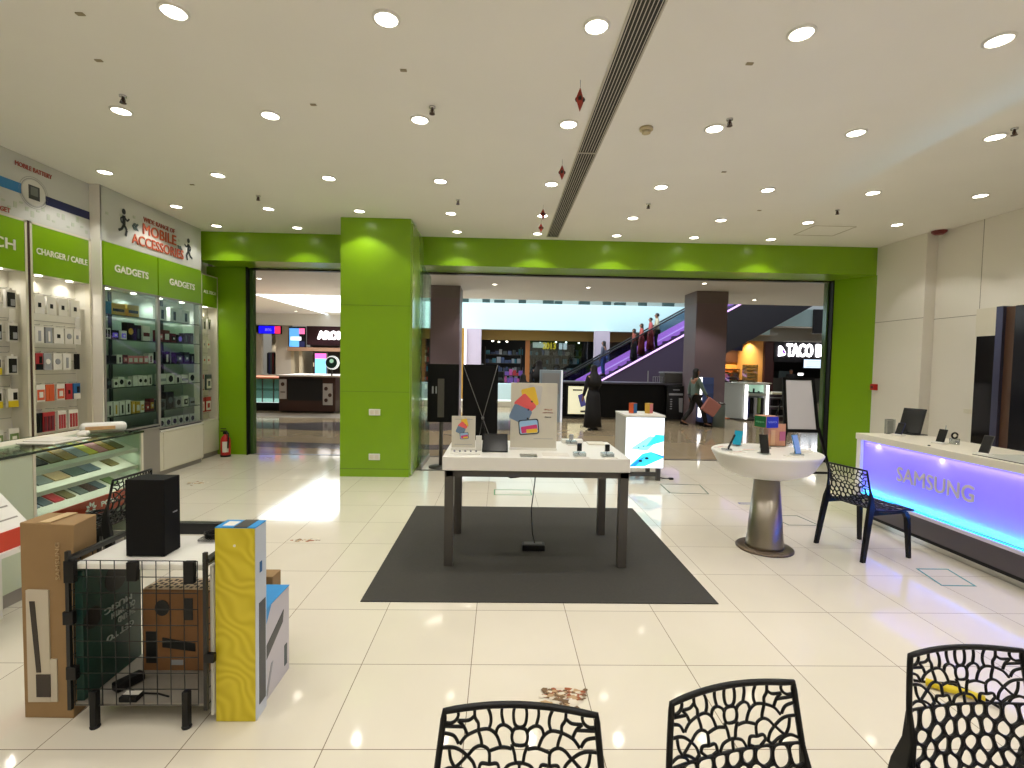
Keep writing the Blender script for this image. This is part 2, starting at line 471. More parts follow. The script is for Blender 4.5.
# ------------------------------------------------------------------ left wall: sign boards
SIGNW = mat('sign_board_grey_white', (200, 200, 194), 0.5, noise=0.08, nscale=3)
FR = mat('cream_frame', (214, 208, 188), 0.4)
t = thing('wall_sign_board', 'long white wall banner with blue bar and phone circle, nearest the camera', 'sign', (-4.83, 4.8, 3.02))
sb = part('board', SIGNW, t, (-5.02, -4.825, 3.3, 5.965, 3.02, CH - .002))
text('red_title', 'MOBILE BATTERY', (-4.82, 5.28, 3.55), .40, .045, '+x', REDT, sb, bold=.02)
text('red_title', 'RETAIL WIDGET', (-4.82, 4.82, 3.06), .40, .045, '+x', REDT, sb, bold=.02)
b = MB().m(BLUE); b.box(-4.825, -4.821, 4.3, 5.14, 3.27, 3.37); b.m(NAVY); b.box(-4.825, -4.821, 5.41, 5.964, 3.245, 3.335); b.build('colour_bar', None, t)
b = MB().m(mat('pale_ring', (216, 214, 206), .4))
for (ri, ro, mm, xx) in ((0, .125, 'pale_ring', -4.8195), (.135, .142, 'grey_line', -4.821), (.155, .160, 'grey_line', -4.821)):
    b.m(mat(mm, (150, 150, 146), .6) if mm == 'grey_line' else MATS['pale_ring'])
    n = 32
    for i in range(n):
        a0, a1 = 2 * PI * i / n, 2 * PI * (i + 1) / n
        b.face([(xx, 5.275 + ri * math.cos(a0), 3.32 + ri * math.sin(a0)), (xx, 5.275 + ro * math.cos(a0), 3.32 + ro * math.sin(a0)), (xx, 5.275 + ro * math.cos(a1), 3.32 + ro * math.sin(a1)), (xx, 5.275 + ri * math.cos(a1) + 1e-4, 3.32 + ri * math.sin(a1))])
b.build('phone_circle', None, t)
b = MB().m(mat('dark_icon', (52, 54, 56), .4)); b.box(-4.819, -4.816, 5.215, 5.335, 3.25, 3.39); b.m(mat('mid_icon', (110, 114, 112), .4)); b.box(-4.816, -4.815, 5.235, 5.315, 3.29, 3.375); b.build('phone_picture', None, t)
b = MB().m(mat('faint_green_print', (182, 190, 172), .6))
for k in range(26):
    y = 4.4 + k * .06; z = 3.10 + .05 * math.sin(k * 1.7) + .02
    b.box(-4.8245, -4.8225, y, y + .035, z, z + .02 + .02 * (k % 3))
b.build('faint_print', None, t)

t = thing('wall_sign_board', 'white wall banner reading MOBILE ACCESSORIES above the green gadget headers', 'sign', (-4.70, 6.95, 3.02))
sb = part('board', SIGNW, t, (-5.02, -4.705, 5.97, 7.92, 3.02, CH - .002))
text('red_title', 'WIDE RANGE OF', (-4.70, 6.98, 3.455), .62, .06, '+x', REDT, sb, bold=.01)
text('large_title', 'MOBILE', (-4.70, 6.98, 3.325), .66, .135, '+x', ORANGE, sb, bold=.025)
text('large_title', 'ACCESSORIES', (-4.70, 6.97, 3.155), 1.02, .125, '+x', ORANGE, sb, bold=.025)
text('chevrons', '«', (-4.70, 6.52, 3.33), .10, .08, '+x', mat('teal_grey', (84, 100, 100), .6), t, bold=.04)
text('chevrons', '»', (-4.70, 7.40, 3.25), .10, .08, '+x', MATS['teal_grey'], t, bold=.04)
def runner(y, z, s, d):
    b = MB().m(mat('figure_ink', (34, 40, 46), .6)); x = -4.70
    def limb(p, w):
        for (a, c) in zip(p[:-1], p[1:]):
            dx, dz = c[0] - a[0], c[1] - a[1]; L = math.hypot(dx, dz); nx, nz = -dz / L * w, dx / L * w
            b.prism([(y + d * s * (a[0] + nx), z + s * (a[1] + nz)), (y + d * s * (c[0] + nx), z + s * (c[1] + nz)), (y + d * s * (c[0] - nx), z + s * (c[1] - nz)), (y + d * s * (a[0] - nx), z + s * (a[1] - nz))], 'x', x, x + .002)
    limb([(0, .1), (0, .34)], .055); limb([(0, .1), (.1, -.03), (.06, -.2)], .035); limb([(0, .1), (-.08, -.04), (-.2, -.1)], .035)
    limb([(0, .32), (.12, .22), (.2, .3)], .025); limb([(0, .32), (-.12, .24), (-.08, .12)], .025)
    b.prism([(y + d * s * .07 * math.cos(k * PI / 5), z + s * (.45 + .08 * math.sin(k * PI / 5))) for k in range(10)], 'x', x, x + .002)
    return b.build('running_figure_print', None, t)
runner(6.33, 3.25, .45, 1); runner(7.60, 3.20, .45, -1)
b = MB().m(MATS['faint_green_print'])
for k in range(8): b.box(-4.7048, -4.703, 6.05 + k * .22, 6.09 + k * .22, 3.34 + .04 * (k % 3), 3.37 + .04 * (k % 3))
b.build('faint_print', None, t)

# ------------------------------------------------------------------ left wall: open display units
BACKP = mat('slatwall_cream', (214, 210, 194), 0.45)
GRV = mat('slat_groove', (150, 146, 132), 0.7)
def open_unit(name_label, y0, y1, xf, depth, title, ty, tw, th, hook_rows, top=3.02, hb=2.50, base=.62, nl=2, hcol=GREEN):
    t = thing('slatwall_display_unit', name_label, 'display unit', (xf, (y0 + y1) / 2, 0), 0, 'slatwall display units')
    xb = xf - depth
    hbp = part('header_board', hcol, t, (xf - .03, xf, y0 + .025, y1 - .025, hb, top - .02))
    b = MB().m(FR); b.box(xf - .05, xf + .004, y0, y0 + .025, base, top); b.box(xf - .05, xf + .004, y1 - .025, y1, base, top); b.box(xf - .05, xf + .004, y0, y1, top - .02, top)
    b.build('frame', None, t)
    b = MB().m(BACKP); b.box(xb - .012, xb, y0, y1, base, hb + .1)
    b.m(GRV)
    z = base + .1
    while z < hb - .1:
        b.box(xb, xb + .0015, y0 + .02, y1 - .02, z, z + .006); z += .145
    b.build('slat_back_panel', None, t)
    for yy in ((y0, y0 + .012), (y1 - .012, y1)):
        part('side_panel', BACKP, t, (xb, xf - .05, yy[0], yy[1], base, hb + .1))
    part('soffit', WHITE, t, (xb, xf - .03, y0, y1, hb, hb + .02))
    b = MB().m(CREAM); b.box(xb, xf, y0, y1, .08, base); b.m(GREYP); b.box(xb, xf - .02, y0, y1, 0, .08)
    b.build('base_cabinet', None, t, .004)
    part('base_door', CREAM, t, (xf, xf + .012, y0 + .015, y1 - .015, .1, base - .03), bevel=.002)
    if title: text('header_lettering', title, (xf + .002, ty, 2.735), tw, th, '+x', TXT, hbp, bold=.025)
    for k in range(nl):
        yy = y0 + (k + .5) * (y1 - y0) / nl
        l = MB().m(LAMP).lathe(xf - depth * .5, yy, [(.03, hb), (.03, hb - .006)], 14).build('cabinet_lamp', None, t)
        spot('cabinet_lamp_light', (xf - depth * .5, yy, hb - .012), 5.5, angle=150, blend=.8, size=.02, parent=l)
    for z, ys in hook_rows:
        for yy in ys:
            MB().m(CHROME).tube([(xb, yy, z), (xb + .09, yy, z), (xb + .095, yy, z + .01)], .003, 5).build('hook', None, t)
    return t

def pack(y, z0, z1, w, x, style, label, group, name='blister_pack', d=.025):
    """a carded or boxed accessory hanging on a hook, facing the room (+x)"""
    base, acc, kind = style
    b = MB().m(base); b.box(x - d, x, y - w / 2, y + w / 2, z0, z1)
    h = z1 - z0
    if kind == 'dot':
        b.m(acc); b.box(x, x + .004, y - w * .18, y + w * .12, z0 + h * .35, z0 + h * .6)
    elif kind == 'phone':
        b.m(acc); b.box(x, x + .008, y - w * .36, y + w * .36, z0 + h * .08, z0 + h * .86)
        b.m(SILV); b.box(x + .008, x + .009, y - w * .1, y + w * .3, z0 + h * .15, z0 + h * .5)
        b.m(base); b.box(x - .004, x, y - w * .12, y + w * .12, z1, z1 + .02)
    elif kind == 'frame':
        b.m(acc); b.box(x, x + .003, y - w * .42, y + w * .42, z0 + h * .1, z0 + h * .72); b.m(base); b.box(x + .003, x + .005, y - w * .22, y + w * .22, z0 + h * .25, z0 + h * .58)
    elif kind == 'band':
        b.m(acc); b.box(x, x + .003, y - w * .5, y + w * .5, z0, z0 + h * .35); b.m(BLACK); b.box(x, x + .006, y, y + w * .35, z0 + h * .4, z0 + h * .8)
    elif kind == 'stripes':
        b.m(acc)
        for k in range(3): b.box(x, x + .006, y - w * .42 + k * w * .3, y - w * .22 + k * w * .3, z0 + h * .06, z0 + h * .8)
    elif kind == 'round':
        b.m(acc); b.prism([(y + w * .3 * math.cos(a * PI / 6), (z0 + z1) / 2 + w * .32 * math.sin(a * PI / 6)) for a in range(12)], 'x', x, x + .005)
    elif kind == 'tall':
        b.m(acc); b.box(x, x + .004, y - w * .14, y + w * .14, z0 + h * .1, z0 + h * .75)
    return tag(b.build(name), label, 'package', group)

Wc, K, OR, RD = mat('white_card', (226, 222, 212), .5), BLACK, mat('orange_card', (206, 88, 44), .5), mat('crimson_card', (168, 40, 46), .5)
BLc = mat('blue_card', (28, 96, 150), .5); GRc = mat('olive_green_card', (110, 132, 74), .5); TEAL = mat('teal_card', (40, 112, 140), .5)
GOLD = mat('gold_card', (200, 160, 60), .5); AMB = mat('amber_card', (176, 130, 34), .5); OLV = mat('olive_card', (104, 92, 48), .5); SLATE = mat('slate_card', (70, 84, 88), .5)
PINK = mat('pink_card', (204, 120, 124), .5)

open_unit('open display unit under the green POUCH header, nearest the camera', 4.36, 5.185, -4.82, .18, 'POUCH', 4.78, .56, .10, [(z + .02, (4.74, 4.9, 5.06)) for z in (2.3, 1.98, 1.66, 1.32)])
open_unit('open display unit under the green CHARGER / CABLE header', 5.215, 5.965, -4.82, .18, 'CHARGER / CABLE', 5.60, .63, .062, [(z + .01, (5.4, 5.55, 5.7, 5.85)) for z in (2.3, 1.97, 1.68, 1.34, 1.06)])
part('divider_strip', BROWN, None, (-5.0, -4.818, 5.186, 5.214, .6, 3.02))
bpy.data.objects['divider_strip'].name = 'trim_5'; bpy.data.objects['trim_5']['kind'] = 'structure'
o = struct('trim_6', WALLM, (-5.02, -4.705, 5.967, 5.985, 0, CH)); 

RNm = ['top', 'second', 'third', 'fourth', 'lowest']
rows = {2.12: (Wc, K, 'phone', 'black phone pouch in a clear pack'), 1.79: (Wc, K, 'phone', 'black leather phone pouch'), 1.46: (Wc, K, 'phone', 'dark phone pouch on a card'), 1.13: (Wc, YEL, 'band', 'white and yellow accessory pack'), .73: (Wc, GRc, 'frame', 'white and green boxed accessory')}
for ri, z0 in enumerate([2.12, 1.79, 1.46, 1.13, .73]):
    st = rows[z0]
    for ci, y in enumerate((5.09, 4.93, 4.77, 4.61)):
        a = st[0:3]
        if ri == 2 and ci: a = (Wc, YEL, 'band')
        desc = 'white and yellow accessory pack' if (ri == 2 and ci) else st[3]
        pack(y + (.015 if ri == 1 else 0), z0, z0 + .185, .105, -4.90, a, '%s, %s from right in the %s row under POUCH' % (desc, ORD[ci], RNm[ri]), 'packs in the pouch unit', 'phone_pouch' if ri < 3 else 'blister_pack')
B = [
 (2.10, [(5.40, .11, Wc, K, 'dot', 'white charger box'), (5.54, .11, Wc, K, 'dot', 'white charger box'), (5.68, .11, Wc, K, 'dot', 'white charger box'), (5.84, .12, Wc, K, 'dot', 'larger white charger box')], .19),
 (1.79, [(5.39, .10, Wc, SILV, 'tall', 'pale cable pack'), (5.50, .08, SILV, Wc, 'tall', 'grey cable pack'), (5.62, .12, Wc, K, 'dot', 'white adapter box with black plug'), (5.75, .10, Wc, SILV, 'round', 'white cable pack'), (5.86, .09, Wc, SILV, 'dot', 'white cable pack')], .17),
 (1.50, [(5.38, .08, RD, K, 'band', 'red and black pack'), (5.48, .09, SILV, Wc, 'round', 'grey cable pack'), (5.60, .10, Wc, SILV, 'round', 'white cable pack'), (5.72, .10, Wc, SILV, 'tall', 'white cable pack'), (5.86, .05, K, K, 'tall', 'narrow black car charger')], .18),
 (1.16, [(5.39, .10, Wc, OR, 'frame', 'white card with an orange square'), (5.50, .10, OR, OR, 'tall', 'plain orange charger box'), (5.63, .10, Wc, OR, 'frame', 'white card with a small orange frame'), (5.74, .08, RD, K, 'dot', 'red cable pack'), (5.84, .09, BLc, Wc, 'band', 'blue boxed adapter')], .18),
 (.83, [(5.37, .06, K, K, 'tall', 'black car charger'), (5.48, .14, RD, MAROON, 'stripes', 'wide crimson cable pack'), (5.64, .10, Wc, RD, 'stripes', 'white card with a crimson cable'), (5.79, .12, Wc, RD, 'stripes', 'white card with two crimson cables')], .21)]
for ri, (z0, its, h) in enumerate(B):
    for ci, (y, w, a, c, k, d) in enumerate(its):
        pack(y, z0, z0 + h, w, -4.90, (a, c, k), '%s, %s in the %s row under CHARGER' % (d, ORD[ci], RNm[ri]), 'packs in the charger and cable unit', 'blister_pack')
# far narrow unit
open_unit('narrow dark-headed display unit next to the green side wall', 8.12, 8.59, -4.83, .16, 'ALL TECH', 8.36, .34, .05, [(z, (8.2, 8.32, 8.44)) for z in (2.33, 2.05, 1.86)], nl=1)
E_ = [(2.12, [(8.2, K), (8.33, K), (8.46, K)], .18, 'tall', 'slim black cable pack'), (1.82, [(8.2, OR), (8.32, SILV), (8.44, OR)], .13, 'dot', 'small white earphone pack'), (1.56, [(8.2, OR), (8.32, OR), (8.44, RD)], .13, 'dot', 'small white and orange earphone pack'),
      (1.12, [(8.22, RD), (8.44, SLATE)], .26, 'frame', 'larger hanging pack'), (.76, [(8.24, RD), (8.42, RD)], .24, 'frame', 'red hanging pack')]
for ri, (z0, its, h, k, d) in enumerate(E_):
    for ci, (y, c) in enumerate(its):
        base = RD if (ri == 4 or (ri == 3 and ci == 0)) else (SLATE if ri == 3 else Wc)
        pack(y, z0, z0 + h, .09 if ri < 3 else .15, -4.90, (base, c if ri < 3 else Wc, k), '%s, %s in the %s row of the narrow far unit' % (d, ORD[ci], RNm[ri]), 'packs in the narrow far unit')

# ------------------------------------------------------------------ left wall: glass gadget cabinets
SHZ = [2.172, 1.872, 1.569, 1.273, .92]
MIR = mat('cabinet_back_tint', (196, 204, 192), 0.3, noise=0.3, nscale=2)
DARKB = mat('cabinet_dark_base', (44, 48, 48), 0.3)
def glass_cabinet(lb, y0, y1, zb, basemat, doors):
    xf, xb = -4.70, -5.0
    t = thing('glass_display_cabinet', lb, 'display cabinet', (xf, (y0 + y1) / 2, 0), 0, 'glass gadget cabinets')
    hbp = part('header_board', GREEN, t, (xf - .03, xf + .002, y0 + .012, y1 - .012, 2.50, 3.015))
    text('header_lettering', 'GADGETS', (xf + .004, (y0 + y1) / 2 + (-.01 if y0 < 6.5 else .02), 2.725), .57, .085, '+x', TXT, hbp, bold=.03)
    b = MB().m(ALU)
    for yy in (y0, y1 - .022): b.box(xf - .03, xf + .006, yy, yy + .022, zb, 2.5)
    b.box(xf - .03, xf + .006, y0, y1, 2.48, 2.50); b.box(xf - .03, xf + .006, y0, y1, zb, zb + .02)
    b.build('frame', None, t)
    part('front_glass', GLASS, t, (xf - .012, xf - .006, y0 + .02, y1 - .02, zb + .02, 2.48))
    part('back_panel', MIR, t, (xb - .01, xb, y0, y1, zb, 2.5))
    part('back_post', DARKB, t, (xb, xb + .02, (y0 + y1) / 2 - .02, (y0 + y1) / 2 + .02, zb, 2.48))
    part('floor_panel', DARKB, t, (xb, xf - .012, y0 + .02, y1 - .02, zb - .02, zb))
    for z in SHZ:
        part('glass_shelf', GGLASS, t, (xb + .02, xf - .03, y0 + .02, y1 - .02, z - .008, z))
        part('shelf_edge', mat('shelf_edge_dark', (52, 60, 56), .3), t, (xf - .03, xf - .026, y0 + .02, y1 - .02, z - .010, z))
    for yy in (y0 + .25, y1 - .25):
        l = MB().m(LAMP).lathe(xf - .15, yy, [(.03, 2.49), (.03, 2.482)], 14).build('cabinet_lamp', None, t)
        spot('cabinet_lamp_light', (xf - .15, yy, 2.475), 13, col=(.93, 1, .97), angle=150, blend=.8, size=.02, parent=l)
    b = MB().m(basemat); b.box(xb, xf, y0, y1, .07, zb - .02); b.build('base_cabinet', None, t, .003)
    part('plinth', GREYP, t, (xb, xf - .03, y0, y1, 0, .07))
    part('base_ledge', WHITE if doors else GREYP, t, (xb, xf + .015, y0, y1, zb - .045, zb - .02), bevel=.003)
    if doors:
        part('base_door', CREAM, t, (xf, xf + .014, y0 + .06, y1 - .01, .09, zb - .06), bevel=.002)
    part('top_panel', WHITE, t, (xb, xf - .03, y0, y1, 2.5, 2.52))
    return t
glass_cabinet('glass-fronted cabinet under the first GADGETS header', 5.99, 6.93, .72, GREYP, False)
glass_cabinet('glass-fronted cabinet under the second GADGETS header, over white base doors', 6.93, 7.92, .66, CREAM, True)
o = struct('trim_7', WALLM, (-5.02, -4.83, 7.92, 8.1, 0, CH))

def gadget(y, z, w, h, base, acc, kind, lb, grp, x=-4.76, d=.07):
    b = MB().m(base); b.box(x - d, x, y - w / 2, y + w / 2, z, z + h)
    if kind == 'round': b.m(acc); b.prism([(y + min(w, h) * .32 * math.cos(a * PI / 7), z + h * .5 + min(w, h) * .32 * math.sin(a * PI / 7)) for a in range(14)], 'x', x, x + .004)
    if kind == 'bar': b.m(acc); b.box(x, x + .004, y - w * .42, y + w * .42, z + h * .3, z + h * .55)
    if kind == 'tall': b.m(acc); b.box(x, x + .004, y - w * .16, y + w * .16, z + h * .12, z + h * .75)
    if kind == 'pair': b.m(acc); b.box(x, x + .004, y - w * .38, y - w * .06, z + h * .12, z + h * .85); b.box(x, x + .004, y + w * .06, y + w * .38, z + h * .12, z + h * .85)
    if kind == 'window': b.m(acc); b.box(x, x + .003, y - w * .34, y + w * .34, z + h * .2, z + h * .7); b.m(Wc); b.box(x + .003, x + .005, y - w * .1, y + w * .2, z + h * .35, z + h * .55)
    return tag(b.build('gadget_box', None, None, .002, seg=1), lb, 'box', grp)
PUR = mat('violet_screen', (120, 96, 220), .3, emit=(120, 96, 220), strength=.35)
CITEMS = [
 [(6.14, .10, .15, TEAL, TEAL, '', 'plain teal box'), (6.30, .22, .14, GOLD, K, 'bar', 'yellow box with a black tool picture'), (6.55, .20, .15, GOLD, K, 'bar', 'second yellow box with a black bar')],
 [(6.12, .10, .13, Wc, K, 'pair', 'white box with two black panels'), (6.24, .12, .11, K, PUR, 'window', 'black box with a violet picture'), (6.38, .10, .11, Wc, PUR, 'window', 'white box with a violet picture'), (6.50, .13, .22, K, GOLD, 'round', 'tall black box with a gold disc'), (6.63, .11, .2, K, SLATE, 'tall', 'tall black box'), (6.78, .14, .2, Wc, MAROON, 'bar', 'white box with a dark red slash')],
 [(6.16, .19, .10, K, SLATE, '', 'long low black speaker box'), (6.31, .08, .11, Wc, K, 'tall', 'small white box'), (6.40, .085, .11, MAROON, PINK, 'window', 'dark red earphone box'), (6.49, .085, .10, PINK, Wc, 'window', 'pink and white earphone box'), (6.58, .085, .10, PINK, Wc, 'window', 'pink and white earphone box'), (6.67, .085, .10, PINK, Wc, 'window', 'pink and white earphone box'), (6.77, .085, .10, PINK, Wc, 'window', 'pink and white earphone box'), (6.86, .085, .14, Wc, MAROON, 'tall', 'white box with a dark strip')],
 [(6.13, .09, .12, K, SLATE, 'round', 'round-faced black speaker box'), (6.24, .07, .10, Wc, K, 'round', 'white box with a black watch'), (6.33, .10, .13, Wc, K, 'round', 'white box with a black round speaker'), (6.46, .08, .09, Wc, K, 'round', 'small white box with a black dial'), (6.57, .08, .13, Wc, K, 'dot', 'white box'), (6.66, .08, .14, Wc, K, 'round', 'white watch box'), (6.75, .08, .13, Wc, K, 'round', 'white watch box'), (6.84, .07, .14, Wc, K, 'tall', 'white box with a black strip')],
 [(6.14, .08, .18, Wc, K, 'tall', 'tall white box with a black picture'), (6.24, .08, .18, Wc, GOLD, 'tall', 'tall white box with a gold picture'), (6.34, .08, .17, Wc, K, 'tall', 'tall white box with a black picture'), (6.44, .08, .18, Wc, K, 'tall', 'tall white box with a black picture'), (6.53, .06, .16, GOLD, Wc, 'tall', 'gold box'), (6.61, .07, .15, GOLD, Wc, 'window', 'gold and white box'), (6.69, .07, .15, Wc, GOLD, 'window', 'white and gold box'), (6.78, .09, .13, MAROON, RD, 'window', 'dark red box'), (6.87, .08, .17, MAROON, GOLD, 'window', 'dark red and gold box')]]
DITEMS = [
 [(7.10, .18, .20, Wc, K, 'tall', 'white box with a slim black device'), (7.36, .18, .20, Wc, K, 'tall', 'white box with a slim black device'), (7.62, .18, .20, Wc, K, 'tall', 'white box with a slim black device')],
 [(7.06, .12, .16, MAROON, PINK, 'window', 'maroon box'), (7.19, .12, .17, MAROON, Wc, 'window', 'maroon box'), (7.33, .12, .13, MAROON, K, 'window', 'low maroon box'), (7.48, .12, .12, K, PUR, 'round', 'black box with a violet disc'), (7.62, .11, .15, K, SLATE, 'tall', 'black box'), (7.75, .1, .16, K, SLATE, 'tall', 'black box')],
 [(7.06, .10, .16, K, SLATE, 'tall', 'black boxed gadget'), (7.19, .12, .17, K, Wc, 'tall', 'black box with a white strip'), (7.46, .16, .16, K, SLATE, 'window', 'wide black box'), (7.63, .14, .17, K, SLATE, 'window', 'wide black box'), (7.77, .1, .15, K, SILV, 'tall', 'black and grey box')],
 [(7.09, .16, .15, Wc, SILV, 'bar', 'white boxed speaker'), (7.26, .17, .15, Wc, K, 'round', 'white box with a black dial'), (7.42, .13, .12, Wc, K, 'tall', 'small white box'), (7.58, .16, .13, Wc, SILV, 'bar', 'white boxed speaker'), (7.76, .16, .15, Wc, K, 'round', 'white box with a black dial')],
 [(7.08, .14, .14, SLATE, K, 'round', 'dark boxed camera'), (7.25, .15, .24, K, SLATE, 'round', 'tall black speaker'), (7.43, .13, .15, SILV, K, 'round', 'grey boxed gadget'), (7.60, .12, .16, Wc, K, 'window', 'white box with a black screen'), (7.76, .12, .12, SILV, K, 'bar', 'low grey box')]]
for cab, data, y0 in (('first', CITEMS, 0), ('second', DITEMS, 0)):
    for ri, its in enumerate(data):
        for ci, (y, w, h, a, c, k, d) in enumerate(its):
            gadget(y, SHZ[ri], w, h, a, c, k, '%s, %s on the %s shelf, %s gadget cabinet' % (d, ORD[ci], RNm[ri], cab), 'boxes in the %s gadget cabinet' % cab)
for ci, y in enumerate((7.06, 7.2, 7.34, 7.48, 7.62, 7.76)):
    gadget(y, .66, .12, .13, Wc, K, 'round', 'white boxed gadget, %s along the floor of the second gadget cabinet' % ORD[ci], 'boxes in the second gadget cabinet')

# ------------------------------------------------------------------ fire extinguisher
t = thing('fire_extinguisher', 'red fire extinguisher on the floor against the green side wall', 'fire extinguisher', (-4.62, 8.42, 0))
MB().m(RED).lathe(-4.62, 8.42, [(.06, 0.01), (.075, .02), (.078, .06), (.078, .28), (.06, .33), (.03, .36), (.025, .38)], 20).build('cylinder', None, t)
MB().m(BLACK).lathe(-4.62, 8.42, [(.08, 0), (.08, .03)], 20).build('foot_ring', None, t)
b = MB().m(BLACK); b.box(-4.65, -4.59, 8.39, 8.45, .38, .42); b.box(-4.70, -4.60, 8.41, 8.43, .42, .44); b.box(-4.70, -4.61, 8.41, 8.43, .46, .475); b.build('valve_handle', None, t, .003)
MB().m(BLACK).tube([(-4.60, 8.41, .40), (-4.54, 8.36, .40), (-4.53, 8.34, .3), (-4.54, 8.345, .15)], .012, 8).build('hose', None, t)
b = MB().m(Wc); b.smooth = True
b.ring_loft([[(-4.62 + .0795 * math.cos(R(a)), 8.42 + .0795 * math.sin(R(a)), z) for a in range(-100, -20, 10)] for z in (.08, .26)], cap=False, closed=False); b.smooth = False
b.build('label', None, t)

# ------------------------------------------------------------------ glass counter on the left
CX = -3.19
t = thing('glass_display_counter', 'long glass-topped display counter with sloping shelves of phone covers', 'display counter', (-3.5, 3, 0))
CTE = mat('counter_edge_dark', (40, 50, 40), .2)
part('glass_top', GGLASS, t, (-3.80, CX, 1.2, 4.49, .985, 1.0))
b = MB().m(CTE); b.box(CX, CX + .004, 1.2, 4.494, .984, 1.001); b.box(-3.80, CX, 4.49, 4.494, .984, 1.001); b.build('glass_edge', None, t)
part('front_glass', GLASS, t, (CX - .014, CX - .008, 3.46, 4.47, .30, .984))
part('end_glass', mat('pale_green_panel', (196, 206, 180), .3), t, (-3.78, CX - .01, 4.47, 4.485, .10, .984))
b = MB().m(FR); b.box(CX - .02, CX, 4.465, 4.487, .10, .984); b.box(CX - .02, CX, 3.44, 3.46, .10, .984); b.build('corner_post', None, t)
part('frosted_panel', MATS['pale_green_panel'], t, (CX - .02, CX - .005, 1.2, 3.44, .10, .984))
part('inner_divider', MATS['pale_green_panel'], t, (-3.78, CX - .02, 3.42, 3.435, .10, .98))
part('back_panel', mat('sage_panel', (168, 178, 150), .4), t, (-3.80, -3.785, 1.2, 4.49, .10, .984))
part('plinth', GREYP, t, (-3.76, CX - .03, 1.2, 4.46, 0, .10))
SL = math.atan2(.17, .36)
def slope_pt(x, z0):     # height of the shelf surface at x
    return z0 + (CX - .04 - x) * math.tan(SL)
for zi, z0 in enumerate((.84, .69, .53)):
    b = MB().m(FR)
    xa, xb = CX - .03, -3.62
    b.hexa([(xb, 3.45, slope_pt(xb, z0) - .015), (xa, 3.45, slope_pt(xa, z0) - .015), (xa, 4.46, slope_pt(xa, z0) - .015), (xb, 4.46, slope_pt(xb, z0) - .015),
            (xb, 3.45, slope_pt(xb, z0)), (xa, 3.45, slope_pt(xa, z0)), (xa, 4.46, slope_pt(xa, z0)), (xb, 4.46, slope_pt(xb, z0))])
    b.build('sloping_shelf', None, t)
part('shelf_lip', FR, t, *[(CX - .035, CX - .028, 3.46, 4.46, z - .02, z + .012) for z in (.84, .69)])
part('red_fascia', ORED, t, (CX - .028, CX - .016, 3.46, 4.465, .39, .53))
b = MB().m(TXT)
for k in range(8):
    a = k * PI / 4 + .2; yc, zc_ = 3.93, .46
    ax = (math.cos(a), math.sin(a)); pr = (-ax[1], ax[0])
    b.prism([(yc + ax[0] * .014, zc_ + ax[1] * .014), (yc + ax[0] * .035 + pr[0] * .012, zc_ + ax[1] * .035 + pr[1] * .012), (yc + ax[0] * .055, zc_ + ax[1] * .055), (yc + ax[0] * .035 - pr[0] * .012, zc_ + ax[1] * .035 - pr[1] * .012)], 'x', CX - .016, CX - .014)
b.build('petal_logo', None, t)
text('fascia_lettering', 'POW', (CX - .014, 4.11, .465), .17, .04, '+x', TXT, t, bold=.02)
for _z in (.805, .655): area('added_shelf_fill', (-3.24, 3.96, _z), .03, .95, .8, (.95, 1, .93), rot=(0, R(35), 0), parent=t)  # fill light added to brighten the lower shelves, no visible fitting
ctr_l = area('counter_light', (-3.5, 3.96, .96), .2, .9, 2.0, (.93, 1, .9), parent=t)
M_S = Matrix.Rotation(SL, 3, 'Y')
GY = [mat('grey_green_card', (96, 104, 96), .5), mat('dusty_mauve_card', (112, 98, 104), .5), mat('tan_card', (158, 132, 88), .5), mat('forest_card', (44, 66, 54), .5)]
SHI = [
 [(3.50, .07, RD, 'red'), (3.60, .11, K, 'black'), (3.73, .11, OLV, 'olive'), (3.85, .10, AMB, 'amber'), (3.96, .10, SILV, 'grey and amber'), (4.06, .09, YEL, 'yellow'), (4.16, .09, PINK, 'pink and yellow'), (4.25, .07, AMB, 'deep yellow'), (4.34, .09, OLV, 'olive brown')],
 [(3.52, .11, GY[1], 'mauve grey'), (3.65, .12, GY[0], 'grey green'), (3.79, .13, GY[2], 'tan'), (3.94, .13, GY[3], 'dark green'), (4.08, .13, SLATE, 'slate blue'), (4.30, .09, OLV, 'brown and green')],
 [(3.48, .06, TEAL, 'teal'), (3.56, .08, SILV, 'pale grey'), (3.66, .08, SLATE, 'slate grey'), (3.76, .08, RD, 'bright red'), (3.86, .08, OLV, 'olive'), (3.98, .08, GY[0], 'dark grey'), (4.07, .08, BROWN, 'dark brown'), (4.16, .08, SLATE, 'blue grey'), (4.30, .09, GRc, 'green')]]
for si, (z0, its) in enumerate(zip((.84, .69, .53), SHI)):
    for ci, (y, w, c, d) in enumerate(its):
        x = CX - .20; L = .21 if si != 0 else .24
        b = MB().m(c); b.obox((x, y, slope_pt(x, z0) + .007), (L, w, .011), M_S)
        b.m(Wc if (ci + si) % 3 == 0 else (K if (ci + si) % 3 == 1 else GY[(ci + si) % 4])); b.obox((x - .05, y + w * .1, slope_pt(x - .05, z0) + .0135), (.05, w * .5, .002), M_S)
        tag(b.build('phone_cover', None, None, .002, seg=1), '%s phone cover, %s from left on the %s shelf in the glass counter' % (d, ORD[ci], ['upper', 'middle', 'lower'][si]), 'phone cover', 'phone covers in the glass counter')
